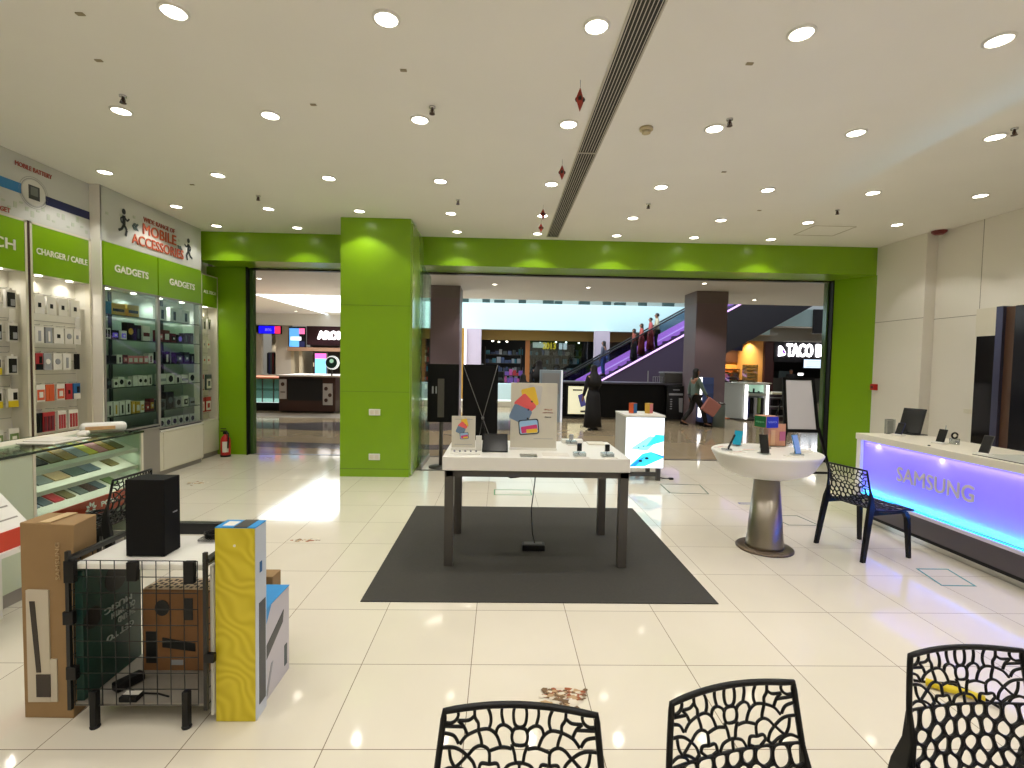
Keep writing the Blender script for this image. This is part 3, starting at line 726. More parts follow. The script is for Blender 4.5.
# things on the counter
t = thing('receipt_printer', 'rounded white device with a beige side lying on the glass counter', 'device', (-3.445, 4.37, 1.0), R(-52))
b = MB().m(WHITE); b.box(-.07, .07, -.16, .16, 0.006, .085); b.build('body', None, t, .035, world=False, seg=4)
b = MB().m(mat('beige_band', (216, 172, 120), .5)); b.box(.068, .0715, -.12, .08, .03, .06); b.build('side_band', None, t, world=False)
b = MB().m(GREYP); b.box(-.05, .05, -.14, .14, 0, .01); b.build('base', None, t, world=False)
b = MB().m(Wc); b.box(-3.62, -3.3, 3.72, 4.06, 1.0, 1.006); b.box(-3.58, -3.34, 3.78, 4.02, 1.006, 1.014)
tag(b.build('paper_stack'), 'loose white papers lying on the glass counter', 'papers')
b = MB().m(Wc); b.obox((-3.42, 4.13, 1.022), (.07, .14, .04), Matrix.Rotation(.5, 3, 'Z'))
tag(b.build('rolled_bag', None, None, .018, seg=3), 'small folded white bag on the glass counter beside the papers', 'bag')

# sloping white table with red edge
t = thing('sloping_display_table', 'white sloping display table with a bright red front edge, cut by the left frame', 'display table', (-3.05, 2.3, 0))
b = MB().m(WHITE)
b.hexa([(-3.16, 1.3, .60), (-2.93, 1.3, .49), (-2.93, 3.13, .49), (-3.16, 3.13, .60), (-3.16, 1.3, .86), (-2.93, 1.3, .61), (-2.93, 3.13, .61), (-3.16, 3.13, .86)])
b.build('sloping_top', None, t, .004)
part('red_edge', ORED, t, (-2.93, -2.922, 1.3, 3.13, .495, .61))
part('white_lower_rail', WHITE, t, (-2.93, -2.90, 1.3, 3.14, .465, .495))
for (x, y) in ((-2.93, 3.10), (-3.14, 3.10), (-2.93, 1.35), (-3.14, 1.35)):
    part('leg', WHITE, t, (x, x + .03, y, y + .03, 0, .5))
b = MB().m(GREYP)
for k in range(3):
    xx = -3.10 + k * .06; zz = .86 - (xx + 3.16) * (.25 / .23) + .001
    b.hexa([(xx, 1.35, zz), (xx + .006, 1.35, zz - .006), (xx + .006, 3.1, zz - .006), (xx, 3.1, zz), (xx, 1.35, zz + .002), (xx + .006, 1.35, zz - .004), (xx + .006, 3.1, zz - .004), (xx, 3.1, zz + .002)])
b.build('ticket_strips', None, t)
t = thing('lower_stool', 'dark stool tucked under the sloping white table', 'stool', (-3.0, 2.75, 0))
MB().m(mat('dark_seat', (52, 40, 40), .6)).lathe(-3.02, 2.8, [(.12, .36), (.14, .38), (.14, .41), (.12, .43)], 20).build('seat', None, t)
for a in range(4):
    MB().m(BLACK).tube([(-3.02 + .09 * math.cos(a * PI / 2 + .7), 2.8 + .09 * math.sin(a * PI / 2 + .7), .38), (-3.02 + .13 * math.cos(a * PI / 2 + .7), 2.8 + .13 * math.sin(a * PI / 2 + .7), 0)], .012, 8).build('leg', None, t)

# ------------------------------------------------------------------ boxes and wire cart, front left
t = thing('cardboard_box', 'tall brown cardboard carton with a white picture label, left of the wire cart', 'box', (-2.04, 2.33, 0), 0)
b = MB().m(CARD)
b.hexa([(-2.155, 2.255, 0), (-1.93, 2.25, 0), (-1.945, 2.41, 0), (-2.165, 2.415, 0), (-2.165, 2.262, .905), (-1.915, 2.25, .90), (-1.945, 2.415, .90), (-2.17, 2.415, .905)])
b.build('carton', None, t, .004)
def onface(b, x0, x1, z0, z1, y=2.249):       # flat print on the front face
    b.hexa([(x0, y, z0), (x1, y, z0), (x1, y + .02, z0), (x0, y + .02, z0), (x0, y, z1), (x1, y, z1), (x1, y + .02, z1), (x0, y + .02, z1)])
b = MB().m(mat('pale_label', (196, 186, 166), .6)); onface(b, -2.13, -2.03, .08, .60, 2.246); onface(b, -2.03, -2.0, .08, .28, 2.247)
b.build('paper_label', None, t)
b = MB().m(mat('label_ink', (58, 50, 42), .6))
b.hexa([(-2.088, 2.243, .22), (-2.068, 2.243, .22), (-2.068, 2.25, .22), (-2.088, 2.25, .22), (-2.113, 2.243, .55), (-2.09, 2.243, .55), (-2.09, 2.25, .55), (-2.113, 2.25, .55)])
onface(b, -2.09, -2.028, .105, .21, 2.243)
b.build('printed_picture', None, t)
text('printed_name', 'SAMSUNG', (-1.985, 2.247, .735), .17, .018, '-y', mat('faded_ink', (186, 160, 120), .7), t, rot=(PI / 2, -PI / 2, 0))
part('packing_tape', mat('beige_tape', (206, 176, 130), .3), t, (-2.08, -2.03, 2.262, 2.41, .905, .908))

# wire cart
WIRE = mat('black_wire', (18, 18, 19), .35)
t = thing('wire_display_cart', 'black wire basket stand with a white top board, between two tall cartons', 'wire stand', (-1.59, 2.4, 0))
cx0, cx1, cy0, cy1, cz0, cz1 = -1.90, -1.285, 2.20, 2.60, .10, .76
def grid_panel(name, fixed, val, u0, u1, v0, v1, nu, nv):
    b = MB().m(WIRE)
    def P(u, v): return (u, val, v) if fixed == 'y' else (val, u, v)
    for i in range(nu + 1):
        u = u0 + (u1 - u0) * i / nu; b.tube([P(u, v0), P(u, v1)], .0022, 5)
    for j in range(nv + 1):
        v = v0 + (v1 - v0) * j / nv; b.tube([P(u0, v), P(u1, v)], .0022, 5)
    return b.build(name, None, t)
grid_panel('front_wire_panel', 'y', cy0, cx0 + .02, cx1 - .05, cz0, cz1, 9, 9)
grid_panel('left_wire_panel', 'x', cx0, cy0, cy1, cz0, cz1, 6, 9)
grid_panel('right_wire_panel', 'x', cx1 - .01, cy0, cy1, cz0, cz1, 6, 9)
for (x, y) in ((cx0, cy0), (cx1 - .015, cy0), (cx0, cy1), (cx1 - .015, cy1)):
    part('corner_post', WIRE, t, (x - .008, x + .008, y - .008, y + .008, .08, .80))
for (x, y) in ((-1.79, 2.195), (-1.385, 2.195), (-1.79, 2.56), (-1.385, 2.56)):
    b = MB().m(BLACK); b.box(x - .014, x + .014, y - .014, y + .014, .012, .17); b.lathe(x, y, [(.02, 0), (.022, .008), (.014, .016)], 12); b.build('foot', None, t, .002)
b = MB().m(WIRE); b.box(cx0 - .01, cx1 + .005, cy1 - .01, cy1 + .03, .74, .80); b.box(cx0 - .012, cx0 + .012, cy0, cy1, .752, .775); b.box(cx1 - .03, cx1 + .005, cy0, cy1, .75, .77); b.build('top_rail', None, t, .004)
part('top_board', WHITE, t, (cx0 + .015, cx1 - .03, cy0 + .01, cy1 - .02, .715, .74), bevel=.004)
for (x, z0, z1) in ((cx0 - .012, .66, .76), (-1.64, .67, .755), (-1.39, .66, .76), (cx0 - .02, .47, .53), (cx0 - .01, .22, .28), (cx1 - .02, .30, .34)):
    part('bracket', BLACK, t, (x, x + .045, cy0 - .012, cy0 + .012, z0, z1), bevel=.003)
b = MB().m(mat('shelf_board', (150, 144, 132), .5, noise=.2)); b.box(cx0 + .01, cx1 - .02, cy0 + .01, cy1 - .01, .088, .10); b.build('bottom_board', None, t)
part('leaning_panel', mat('white_panel', (206, 204, 194), .4), t, (cx1 - .006, cx1 + .006, 2.22, 2.62, .04, .73))

t = thing('speaker_box', 'plain black upright speaker standing on the white top of the wire cart', 'speaker', (-1.62, 2.36, .74))
part('cabinet', MATTEB, t, (-1.715, -1.538, 2.29, 2.405, .743, 1.10), bevel=.004)
for (x, y) in ((-1.70, 2.305), (-1.552, 2.305), (-1.70, 2.39), (-1.552, 2.39)):
    part('rubber_foot', BLACK, t, (x - .008, x + .008, y - .008, y + .008, .74, .744))
part('side_badge', SILV, t, (-1.538, -1.536, 2.35, 2.38, .93, .936))
t = thing('coiled_cable', 'clear plastic bag and coiled black cable at the rear of the cart top', 'cable', (-1.42, 2.55, .74))
b = MB().m(BLACK)
b.tube([(-1.42 + (.07 + .004 * k / 20) * math.cos(k * .5), 2.535 + .045 * math.sin(k * .5), .746 + .0006 * k) for k in range(52)], .004, 6)
b.build('cable_coil', None, t)
MB().m(clear_glass('plastic_bag', (225, 225, 225), .12)).box(-1.5, -1.36, 2.47, 2.57, .745, .76).build('bag', None, t, .006)

DG = mat('dark_teal_print', (22, 58, 50), .4)
t = thing('printed_carton', 'dark teal printed carton standing along the left side of the wire cart', 'box', (-1.88, 2.4, .1))
crt = part('carton', DG, t, (-1.894, -1.860, 2.225, 2.585, .102, .70), bevel=.002)
b = MB().m(mat('print_black', (10, 14, 14), .4))
for (y, z, r) in ((2.42, .59, .07), (2.28, .46, .05)):
    b.prism([(y + r * math.cos(2 * PI * k / 18), z + r * math.sin(2 * PI * k / 18)) for k in range(18)], 'x', -1.860, -1.8585)
b.build('printed_circle', None, crt)
UPS = (Matrix.Rotation(PI / 2, 3, 'Z') @ Matrix.Rotation(PI / 2, 3, 'X') @ Matrix.Rotation(PI, 3, 'Z')).to_euler()
SI = mat('dull_silver_ink', (170, 178, 174), .5)
for bd, y, z, w_ in (('MUSIC', 2.43, .45, .17), ('OUT WITH', 2.46, .41, .15), ('THE UND', 2.48, .37, .11), ('GET TO', 2.44, .31, .17)):
    text('printed_words', bd, (-1.858, y, z), w_, .028, '+x', SI, crt, bold=.01, rot=UPS)
t = thing('printed_carton', 'brown printed carton standing in the right of the wire cart', 'box', (-1.54, 2.5, .1))
crt = part('carton', mat('dim_cardboard', (140, 98, 58), .7, noise=.2), t, (-1.76, -1.33, 2.45, 2.585, .10, .51), bevel=.003)
b = MB().m(MATS['print_black'])
b.prism([(-1.66 + .035 * math.cos(k * PI / 8), .42 + .04 * math.sin(k * PI / 8)) for k in range(16)], 'y', 2.446, 2.45)
b.box(-1.74, -1.69, 2.446, 2.45, .14, .30); b.box(-1.55, -1.51, 2.446, 2.45, .36, .47); b.prism([(-1.66, .27), (-1.50, .24), (-1.50, .20), (-1.66, .22)], 'y', 2.446, 2.45); b.build('printed_picture', None, crt)
part('side_label', SILV, crt, (-1.62, -1.56, 2.447, 2.45, .13, .155))
b = MB().m(mat('pale_top_card', (206, 182, 150), .6)); b.box(-1.755, -1.335, 2.455, 2.58, .51, .512); b.m(BROWN)
for k in range(16):
    for q in range(3): b.box(-1.74 + k * .025, -1.725 + k * .025, 2.465 + .036 * q + .01 * (k % 2), 2.485 + .036 * q + .01 * (k % 2), .512, .513)
b.build('top_print', None, crt)
t = thing('power_adapter', 'black power adapter lying on the bottom of the wire cart', 'adapter', (-1.66, 2.3, .10))
b = MB().m(BLACK); b.obox((-1.74, 2.33, .125), (.055, .12, .04), Matrix.Rotation(-.5, 3, 'Z')); b.build('brick', None, t, .008)
MB().m(BLACK).tube([(-1.71, 2.29, .12), (-1.66, 2.27, .108), (-1.56, 2.27, .105), (-1.50, 2.25, .105)], .004, 6).build('lead', None, t)
t = thing('remote_pad', 'small dark flat pad with white stripes at the front of the cart floor', 'gadget', (-1.60, 2.25, .10))
part('body', BLACK, t, (-1.70, -1.62, 2.212, 2.262, .102, .125), bevel=.003)
part('striped_label', Wc, t, (-1.695, -1.625, 2.232, 2.258, .125, .127))

# yellow box, blue box, small brown box
t = thing('soundbar_carton', 'tall slim yellow carton with wavy stripes and blue top, right of the cart', 'box', (-1.19, 2.28, 0))
part('carton_core', mat('pale_blue_card', (196, 204, 214), .45), t, (-1.272, -1.094, 2.235, 2.335, 0, .90), bevel=.002)
YW = mat('yellow_wave_card', (206, 184, 24), .5)
n_, l_ = nodes(YW)
wv = n_.new('ShaderNodeTexWave'); wv.inputs['Scale'].default_value = 9; wv.inputs['Distortion'].default_value = 14; wv.inputs['Detail'].default_value = 0.5; wv.inputs['Detail Scale'].default_value = .8; wv.bands_direction = 'DIAGONAL'
tc = n_.new('ShaderNodeTexCoord'); l_.new(tc.outputs['Object'], wv.inputs['Vector'])
cr = n_.new('ShaderNodeMix'); cr.data_type = 'RGBA'; cr.inputs['A'].default_value = srgb((196, 176, 20)); cr.inputs['B'].default_value = srgb((212, 194, 44)); l_.new(wv.outputs['Fac'], cr.inputs['Factor'])
l_.new(cr.outputs['Result'], n_['Principled BSDF'].inputs['Base Color'])
part('yellow_front', YW, t, (-1.274, -1.098, 2.230, 2.236, .002, .90))
b = MB().m(mat('sky_blue_card', (36, 140, 206), .45)); b.box(-1.274, -1.094, 2.230, 2.336, .90, .904); b.m(DGREY); b.box(-1.19, -1.13, 2.229, 2.337, .9035, .906); b.m(Wc); b.box(-1.25, -1.20, 2.25, 2.31, .904, .906)
b.build('blue_top', None, t)
b = MB().m(mat('soundbar_print', (60, 62, 66), .4)); b.box(-1.094, -1.092, 2.262, 2.322, .06, .54); b.m(BLc); b.box(-1.094, -1.092, 2.27, 2.29, .68, .73)
b.build('soundbar_picture', None, t)
b = MB().m(Wc); b.prism([(-1.187 + .006 * math.cos(k * PI / 6), .82 + .006 * math.sin(k * PI / 6)) for k in range(12)], 'y', 2.2285, 2.23); b.build('white_dot', None, t)
t = thing('subwoofer_carton', 'lower white carton with a bright blue top behind the yellow one', 'box', (-1.18, 2.49, 0))
part('carton', mat('lilac_card', (196, 192, 198), .5), t, (-1.262, -1.112, 2.352, 2.63, 0, .455), bevel=.003)
part('blue_top', MATS['sky_blue_card'], t, (-1.263, -1.111, 2.351, 2.631, .455, .459))
b = MB().m(mat('soundbar_print', (60, 62, 66), .4))
b.prism([(2.36, .20), (2.55, .30), (2.56, .36), (2.36, .27)], 'x', -1.112, -1.110); b.m(MATS['sky_blue_card']); b.prism([(2.352, .455), (2.352, .36), (2.42, .455)], 'x', -1.112, -1.110)
b.m(SLATE); b.box(-1.112, -1.110, 2.57, 2.60, .05, .16); b.m(SILV); b.prism([(2.36, .02), (2.42, .16), (2.44, .16), (2.38, .02)], 'x', -1.112, -1.110)
b.build('device_picture', None, t)
tag(part('small_carton', CARD, None, (-1.345, -1.23, 2.70, 2.80, 0, .47), bevel=.004), 'small brown carton just peeping out behind the blue-topped carton', 'box')
bpy.data.objects['small_carton'].name = 'cardboard_box'

# ------------------------------------------------------------------ centre mat and table
t = thing('floor_mat', 'large dark charcoal mat lying under the white display table', 'mat', (.31, 4.5, 0))
part('mat_sheet', MATM, t, (-.94, 1.56, 3.37, 5.65, 0, .008), bevel=.003)
t = thing('display_table', 'white-topped display table with dark steel legs standing on the mat', 'table', (.32, 4.45, .008))
TX0, TX1, TY0, TY1, TZ = -.452, 1.06, 3.93, 4.80, .91
part('table_top', WHITE, t, (TX0, TX1, TY0, TY1, .80, TZ), bevel=.004)
LG = mat('table_leg_grey', (78, 74, 68), .5, .1)
b = MB().m(LG); b.box(TX0 + .03, TX1 - .005, TY0 + .03, TY0 + .07, .745, .80); b.box(TX0 + .03, TX1 - .005, TY1 - .07, TY1 - .03, .745, .80); b.box(TX0 + .03, TX0 + .07, TY0 + .03, TY1 - .03, .745, .80); b.box(TX1 - .045, TX1 - .005, TY0 + .03, TY1 - .03, .745, .80)
b.build('apron', None, t)
for (x, y) in ((-.435, 3.96), (.985, 3.96), (-.425, 4.725), (.97, 4.725)):
    part('leg', LG, t, (x, x + .072, y, y + .072, .008, .80), bevel=.003)
t = thing('power_strip', 'black power box on the mat under the table', 'power box', (.32, 4.35, .008))
part('housing', BLACK, t, (.22, .42, 4.30, 4.40, .008, .06), bevel=.006)
part('socket_row', DGREY, t, (.24, .40, 4.315, 4.385, .06, .064))
tag(MB().m(BLACK).tube([(.335, 4.45, .80), (.33, 4.44, .6), (.30, 4.41, .35), (.31, 4.38, .15), (.33, 4.35, .065)], .005, 8).build('power_cable'), 'thin black cable hanging from the table to the power box', 'cable')
t = thing('cable_bundle', 'green and black cables bunched under the table edge', 'cable', (.14, 4.1, .73))
MB().m(GRc).tube([(.02, 4.06, .745), (.08, 4.07, .728), (.14, 4.07, .735), (.2, 4.06, .73), (.22, 4.06, .745)], .008, 6).build('green_cable', None, t)
MB().m(BLACK).tube([(.04, 4.05, .745), (.10, 4.04, .722), (.17, 4.05, .728), (.21, 4.05, .745)], .006, 6).build('black_cable', None, t)

# table display pieces
def gadget_art(b, cx, cz, s, y, small=False):
    """fan of coloured tablets printed on a card facing -y"""
    def quad(px, pz, w, h, a, m_, lift):
        b.m(m_); ca, sa = math.cos(a), math.sin(a)
        pts = []
        r = min(w, h) * .14
        for (sx, sz, st) in ((1, 1, 0), (-1, 1, 1), (-1, -1, 2), (1, -1, 3)):
            for k in range(4):
                t_ = (st + k / 3.0) * PI / 2
                u = sx * (w / 2 - r) + r * math.cos(t_); v = sz * (h / 2 - r) + r * math.sin(t_)
                pts.append((cx + s * (px + u * ca - v * sa), cz + s * (pz + u * sa + v * ca)))
        b.prism(pts, 'y', y - lift, y - lift + .0006)
    quad(.30, .62, .42, .60, -.12, mat('art_silver', (190, 188, 186), .4), .001)
    quad(.16, .55, .44, .58, .25, mat('art_yellow', (230, 190, 60), .4), .0018)
    quad(.02, .32, .46, .56, .75, mat('art_pink', (222, 92, 92), .4), .0026)
    quad(-.12, .02, .48, .60, 1.15, mat('art_blue', (104, 128, 156), .4), .0034)
    quad(.14, -.36, .62, .46, .10, mat('art_frame', (40, 42, 52), .4), .0042)
    quad(.14, -.36, .56, .40, .10, mat('art_screen', (150, 190, 224), .4), .0048)
    quad(.16, -.42, .50, .20, .18, mat('art_magenta', (206, 60, 120), .4), .0052)
    quad(.24, -.48, .34, .12, .1, mat('art_yellow', (230, 190, 60), .4), .0056)
    b.m(mat('art_lens', (40, 42, 50), .3))
    for (px, pz) in ((.22, .42), (.12, .17), (.10, -.10)):
        b.prism([(cx + s * (px + .03 * math.cos(k * PI / 5)), cz + s * (pz + .03 * math.sin(k * PI / 5))) for k in range(10)], 'y', y - .0062, y - .005)
PAPER = mat('poster_card', (205, 200, 184), .55)
t = thing('standing_poster', 'large beige poster card with a fan of coloured tablets on the table', 'poster', (.30, 4.3, TZ))
pc = part('card', PAPER, t, (.095, .50, 4.295, 4.325, TZ + .02, 1.495), bevel=.002)
part('card_foot', WHITE, t, (.09, .505, 4.28, 4.40, TZ, TZ + .02), bevel=.002)
b = MB(); gadget_art(b, .215, 1.215, .285, 4.295); b.build('printed_tablets', None, pc)
text('printed_line', 'iPad', (.42, 4.293, 1.265), .07, .010, '-y', REDT, t)
text('printed_line', 'Lovable. Drawable.', (.42, 4.293, 1.24), .09, .009, '-y', REDT, t)
text('printed_line', 'iStore', (.42, 4.293, 1.20), .055, .014, '-y', mat('dark_ink', (40, 40, 40), .5), t)
part('fine_print', SILV, t, (.30, .47, 4.2935, 4.295, 1.008, 1.012))
t = thing('small_standing_poster', 'small beige poster card on the left end of the display table', 'poster', (-.31, 4.2, TZ))
pc = part('card', PAPER, t, (-.405, -.205, 4.195, 4.21, TZ + .03, 1.208), bevel=.001)
b = MB(); gadget_art(b, -.315, 1.085, .12, 4.195); b.build('printed_tablets', None, pc)
b = MB().m(SILV); b.box(-.38, -.23, 4.1935, 4.195, 1.18, 1.184); b.box(-.38, -.23, 4.1935, 4.195, .965, .969); b.build('printed_rule', None, t)
part('card_foot', WHITE, t, (-.41, -.20, 4.17, 4.26, TZ, TZ + .03), bevel=.002)
t = thing('white_display_block', 'white display block with rows of earbuds left of the tablet', 'display stand', (-.27, 4.1, TZ))
part('block', WHITE, t, (-.40, -.15, 4.03, 4.15, TZ, TZ + .012), bevel=.002)
part('riser', WHITE, t, (-.20, -.15, 4.2, 4.23, TZ, TZ + .13), bevel=.002)
b = MB().m(SILV)
for k in range(5): b.sphere((-.37 + k * .045, 4.09, TZ + .02), .009, 8)
b.build('earbuds', None, t)
t = thing('tablet_computer', 'black tablet leaning back, screen dark, beside the big poster', 'tablet', (-.03, 4.2, TZ))
b = MB().m(BLACK); b.hexa([(-.145, 4.13, TZ + .005), (.075, 4.13, TZ + .005), (.075, 4.142, TZ + .005), (-.145, 4.142, TZ + .005), (-.137, 4.19, 1.065), (.07, 4.19, 1.065), (.07, 4.20, 1.062), (-.137, 4.20, 1.062)])
pb = b.build('body', None, t, .003)
b = MB().m(mat('dark_screen', (24, 26, 28), .15)); b.hexa([(-.135, 4.1302, TZ + .018), (.065, 4.1302, TZ + .018), (.065, 4.14, TZ + .018), (-.135, 4.14, TZ + .018), (-.128, 4.1845, 1.055), (.062, 4.1845, 1.055), (.062, 4.19, 1.052), (-.128, 4.19, 1.052)])
b.build('screen', None, pb)
part('stand', WHITE, t, (-.10, .03, 4.13, 4.24, TZ, TZ + .006))
ACR = clear_glass('acrylic', (222, 226, 226), .14)
def phone_stand(x, y, lb, h=.10, dark=True):
    t = thing('phone_stand', lb, 'phone stand', (x, y, TZ), 0, 'clear security stands on the display table')
    part('acrylic_base', ACR, t, (x - .05, x + .05, y - .04, y + .04, TZ, TZ + .035), bevel=.004)
    part('spec_card', Wc, t, (x - .045, x + .07, y - .075, y - .04, TZ, TZ + .006))
    b = MB().m(BLACK if dark else SILV); b.box(x - .018, x + .018, y - .006, y + .006, TZ + .045, TZ + .045 + h * .65); b.build('device_clip', None, t, .003)
    MB().m(CHROME).tube([(x - .02, y, TZ + .035), (x - .02, y, TZ + .10)], .003, 6).build('post', None, t)
    MB().m(BLACK).tube([(x, y, TZ + .05), (x - .01, y + .01, TZ + .02), (x + .01, y + .03, TZ + .004)], .003, 6).build('tether', None, t)
phone_stand(.66, 4.02, 'clear stand with a black clip, left of the front pair on the table')
phone_stand(.89, 4.02, 'clear stand with a black clip at the right front of the table', .09)
phone_stand(.68, 4.62, 'clear stand with a grey clip at the back right of the table', .08, False)
solo('spec_card_holder', ACR, 'clear card holder lying at the front middle of the table', 'card holder', None, (.17, .31, 3.96, 4.06, TZ, TZ + .01))
solo('white_leaflet', Wc, 'white leaflet lying on the table below the big poster', 'leaflet', None, (.36, .58, 4.02, 4.16, TZ, TZ + .004))
solo('white_accessory_box', WHITE, 'low white box at the back right of the table, behind the stands', 'box', None, (.60, .80, 4.68, 4.76, TZ, TZ + .035), bevel=.003)
solo('cream_tray', CREAM, 'flat cream tray at the back right corner of the table', 'tray', None, (.84, 1.0, 4.60, 4.74, TZ, TZ + .014), bevel=.003)

# black menu board on a pole, seen from behind, and the X-stand banner
t = thing('floor_stand_sign', 'black board on a pole with round base beside the green pillar', 'sign', (-.92, 7.8, 0))
MB().m(DGREY).lathe(-.92, 7.80, [(.19, 0.0), (.19, .012), (.03, .03), (.02, .04)], 28).build('base', None, t)
MB().m(DGREY).tube([(-.92, 7.8, .03), (-.92, 7.8, 1.3)], .03, 12).build('pole', None, t)
part('board', MATTEB, t, (-1.13, -.645, 7.72, 7.77, .72, 1.63), bevel=.005)
part('rear_channel', DGREY, t, (-.97, -.87, 7.705, 7.72, .8, 1.4))
part('white_tag', SILV, t, (-1.06, -1.035, 7.712, 7.72, 1.17, 1.28)); part('white_tag', SILV, t, (-1.005, -.985, 7.712, 7.72, 1.17, 1.28))
t = thing('banner_stand', 'black banner seen from behind with a crossed silver X frame', 'banner stand', (-.33, 7.9, 0))
b = MB().m(MATTEB); b.box(-.60, -.035, 7.93, 7.936, .25, 1.63); b.build('banner_sheet', None, t)
AL2 = mat('dull_silver_pole', (130, 130, 128), .4, .6)
for p in (((-.595, 7.90, 1.625), (-.27, 7.87, .78)), ((-.045, 7.90, 1.63), (-.27, 7.87, .78)), ((-.27, 7.87, .78), (-.36, 7.95, .27)), ((-.27, 7.87, .78), (-.08, 7.95, .27))):
    MB().m(AL2).tube(p, .006, 8).build('frame_rod', None, t)
MB().m(AL2).sphere((-.27, 7.87, .78), .025, 10).build('hub', None, t)
for p in (((-.27, 7.87, .78), (-.42, 7.74, 0.0)), ((-.27, 7.87, .78), (-.12, 7.74, 0.0)), ((-.27, 7.87, .78), (-.27, 8.15, 0.0))):
    MB().m(BLACK).tube(p, .006, 8).build('leg', None, t)

# backlit promotional plinth
t = thing('lightbox_plinth', 'white backlit plinth with cyan phone picture, right behind the table', 'display plinth', (2.08, 7.3, 0))
part('cabinet', mat('plinth_grey_white', (176, 178, 174), .35), t, (1.80, 2.37, 7.02, 7.62, .19, .93), bevel=.003)
part('cabinet_top', WHITE, t, (1.795, 2.375, 7.0, 7.625, .93, .955), bevel=.003)
LB = mat('lightbox_white', (238, 244, 250), .4, emit=(236, 244, 255), strength=1.5)
part('lit_panel', LB, t, (1.815, 2.36, 7.008, 7.02, .195, .915))
CY1 = mat('lightbox_cyan', (60, 200, 232), .4, emit=(50, 196, 236), strength=1.1)
CY2 = mat('lightbox_blue', (40, 140, 236), .4, emit=(24, 140, 240), strength=1.1)
CY3 = mat('lightbox_pale_cyan', (150, 228, 240), .4, emit=(130, 226, 242), strength=1.2)
b = MB()
b.m(CY3); b.prism([(1.88, .47), (2.12, .44), (2.30, .62), (2.16, .66)], 'y', 7.006, 7.008)
b.m(CY1); b.prism([(2.10, .50), (2.36, .58), (2.36, .67), (2.24, .68)], 'y', 7.0045, 7.006)
b.m(CY1); b.prism([(1.86, .21), (2.10, .22), (2.36, .34), (2.36, .37), (2.18, .43), (2.06, .40)], 'y', 7.006, 7.008)
b.m(CY2); b.prism([(1.86, .205), (1.96, .22), (2.10, .36), (1.98, .30)], 'y', 7.0045, 7.006); b.prism([(2.28, .38), (2.36, .345), (2.36, .37), (2.2, .42)], 'y', 7.0045, 7.006)
b.m(mat('camera_dots', (30, 50, 66), .4))
for (x, z, r) in ((2.03, .295, .022), (2.12, .335, .022), (2.0, .485, .012), (2.07, .51, .012)):
    b.prism([(x + r * 1.3 * math.cos(k * PI / 6), z + r * .75 * math.sin(k * PI / 6)) for k in range(12)], 'y', 7.003, 7.0045)
b.build('phone_picture', None, t)
text('lit_lettering', 'Reno2', (1.96, 7.006, .775), .11, .03, '-y', SILV, t)
for (x, y) in ((1.83, 7.05), (2.28, 7.05), (1.83, 7.55), (2.28, 7.55)):
    part('leg', DGREY, t, (x, x + .06, y, y + .05, 0, .19))
part('cross_rail', DGREY, t, (1.83, 2.34, 7.06, 7.09, .06, .12))
for k, (x, c1, c2) in enumerate(((1.98, OR, BLc), (2.22, GOLD, PINK))):
    t2 = thing('phone_box', ['orange and blue phone box on the lit plinth, left one', 'gold and pink phone box on the lit plinth, right one'][k], 'box', (x, 7.3, .955))
    M2 = Matrix.Rotation(R(38), 3, 'Z')
    MB().m(c1).obox((x, 7.3, .955 + .075), (.085, .085, .15), M2).build('carton', None, t2, .002)
    MB().m(c2).obox(Vector((x, 7.3, .955 + .075)) + M2 @ Vector((0.0, -.043, 0)), (.078, .002, .14), M2).build('printed_face', None, t2)
tag(MB().m(BLACK).box(2.50, 2.56, 7.12, 7.17, 0, .025).tube([(2.5, 7.15, .012), (2.42, 7.2, .006), (2.35, 7.3, .006)], .006, 6).build('floor_plug', None, None, .003), 'small black plug on the floor beside the lit plinth', 'plug')

# easel board
t = thing('easel_board', 'black A-frame easel holding a blank white poster board by the doorway', 'easel', (4.45, 7.4, 0))
EY = lambda z: 7.42 - (1.52 - z) * .10 + .04
b = MB().m(mat('blank_board', (214, 212, 220), .25)); b.hexa([(4.33, 7.31, .75), (4.77, 7.31, .75), (4.77, 7.325, .75), (4.33, 7.325, .75), (4.315, 7.39, 1.485), (4.71, 7.39, 1.485), (4.71, 7.405, 1.485), (4.315, 7.405, 1.485)])
b.build('white_board', None, t)
b = MB().m(BLACK)
for (x0b, x0t) in ((4.28, 4.27), (4.77, 4.71)):
    b.hexa([(x0b, 7.295, .70), (x0b + .05, 7.295, .70), (x0b + .05, 7.33, .70), (x0b, 7.33, .70), (x0t, 7.385, 1.525), (x0t + .045, 7.385, 1.525), (x0t + .045, 7.42, 1.525), (x0t, 7.42, 1.525)])
b.hexa([(4.28, 7.292, .70), (4.82, 7.292, .70), (4.82, 7.33, .70), (4.28, 7.33, .70), (4.28, 7.297, .75), (4.82, 7.297, .75), (4.82, 7.335, .75), (4.28, 7.335, .75)])
b.box(4.27, 4.755, 7.385, 7.42, 1.485, 1.525); b.build('frame', None, t)
for x, tt, yy in ((4.97, 4.80, 7.20), (4.20, 4.30, 7.20)):
    b = MB().m(BLACK); b.hexa([(x - .018, yy - .012, 0), (x + .018, yy - .012, 0), (x + .018, yy + .012, 0), (x - .018, yy + .012, 0), (tt - .018, 7.30, .78), (tt + .018, 7.30, .78), (tt + .018, 7.325, .78), (tt - .018, 7.325, .78)])
    b.build('leg', None, t)
for x in (4.38, 4.66):
    MB().m(BLACK).tube([(x, 7.42, 1.45), (x - .04, 8.15, 0.0)], .013, 6).build('leg', None, t)
part('cross_rail', BLACK, t, (4.22, 4.94, 7.19, 7.215, .10, .13))

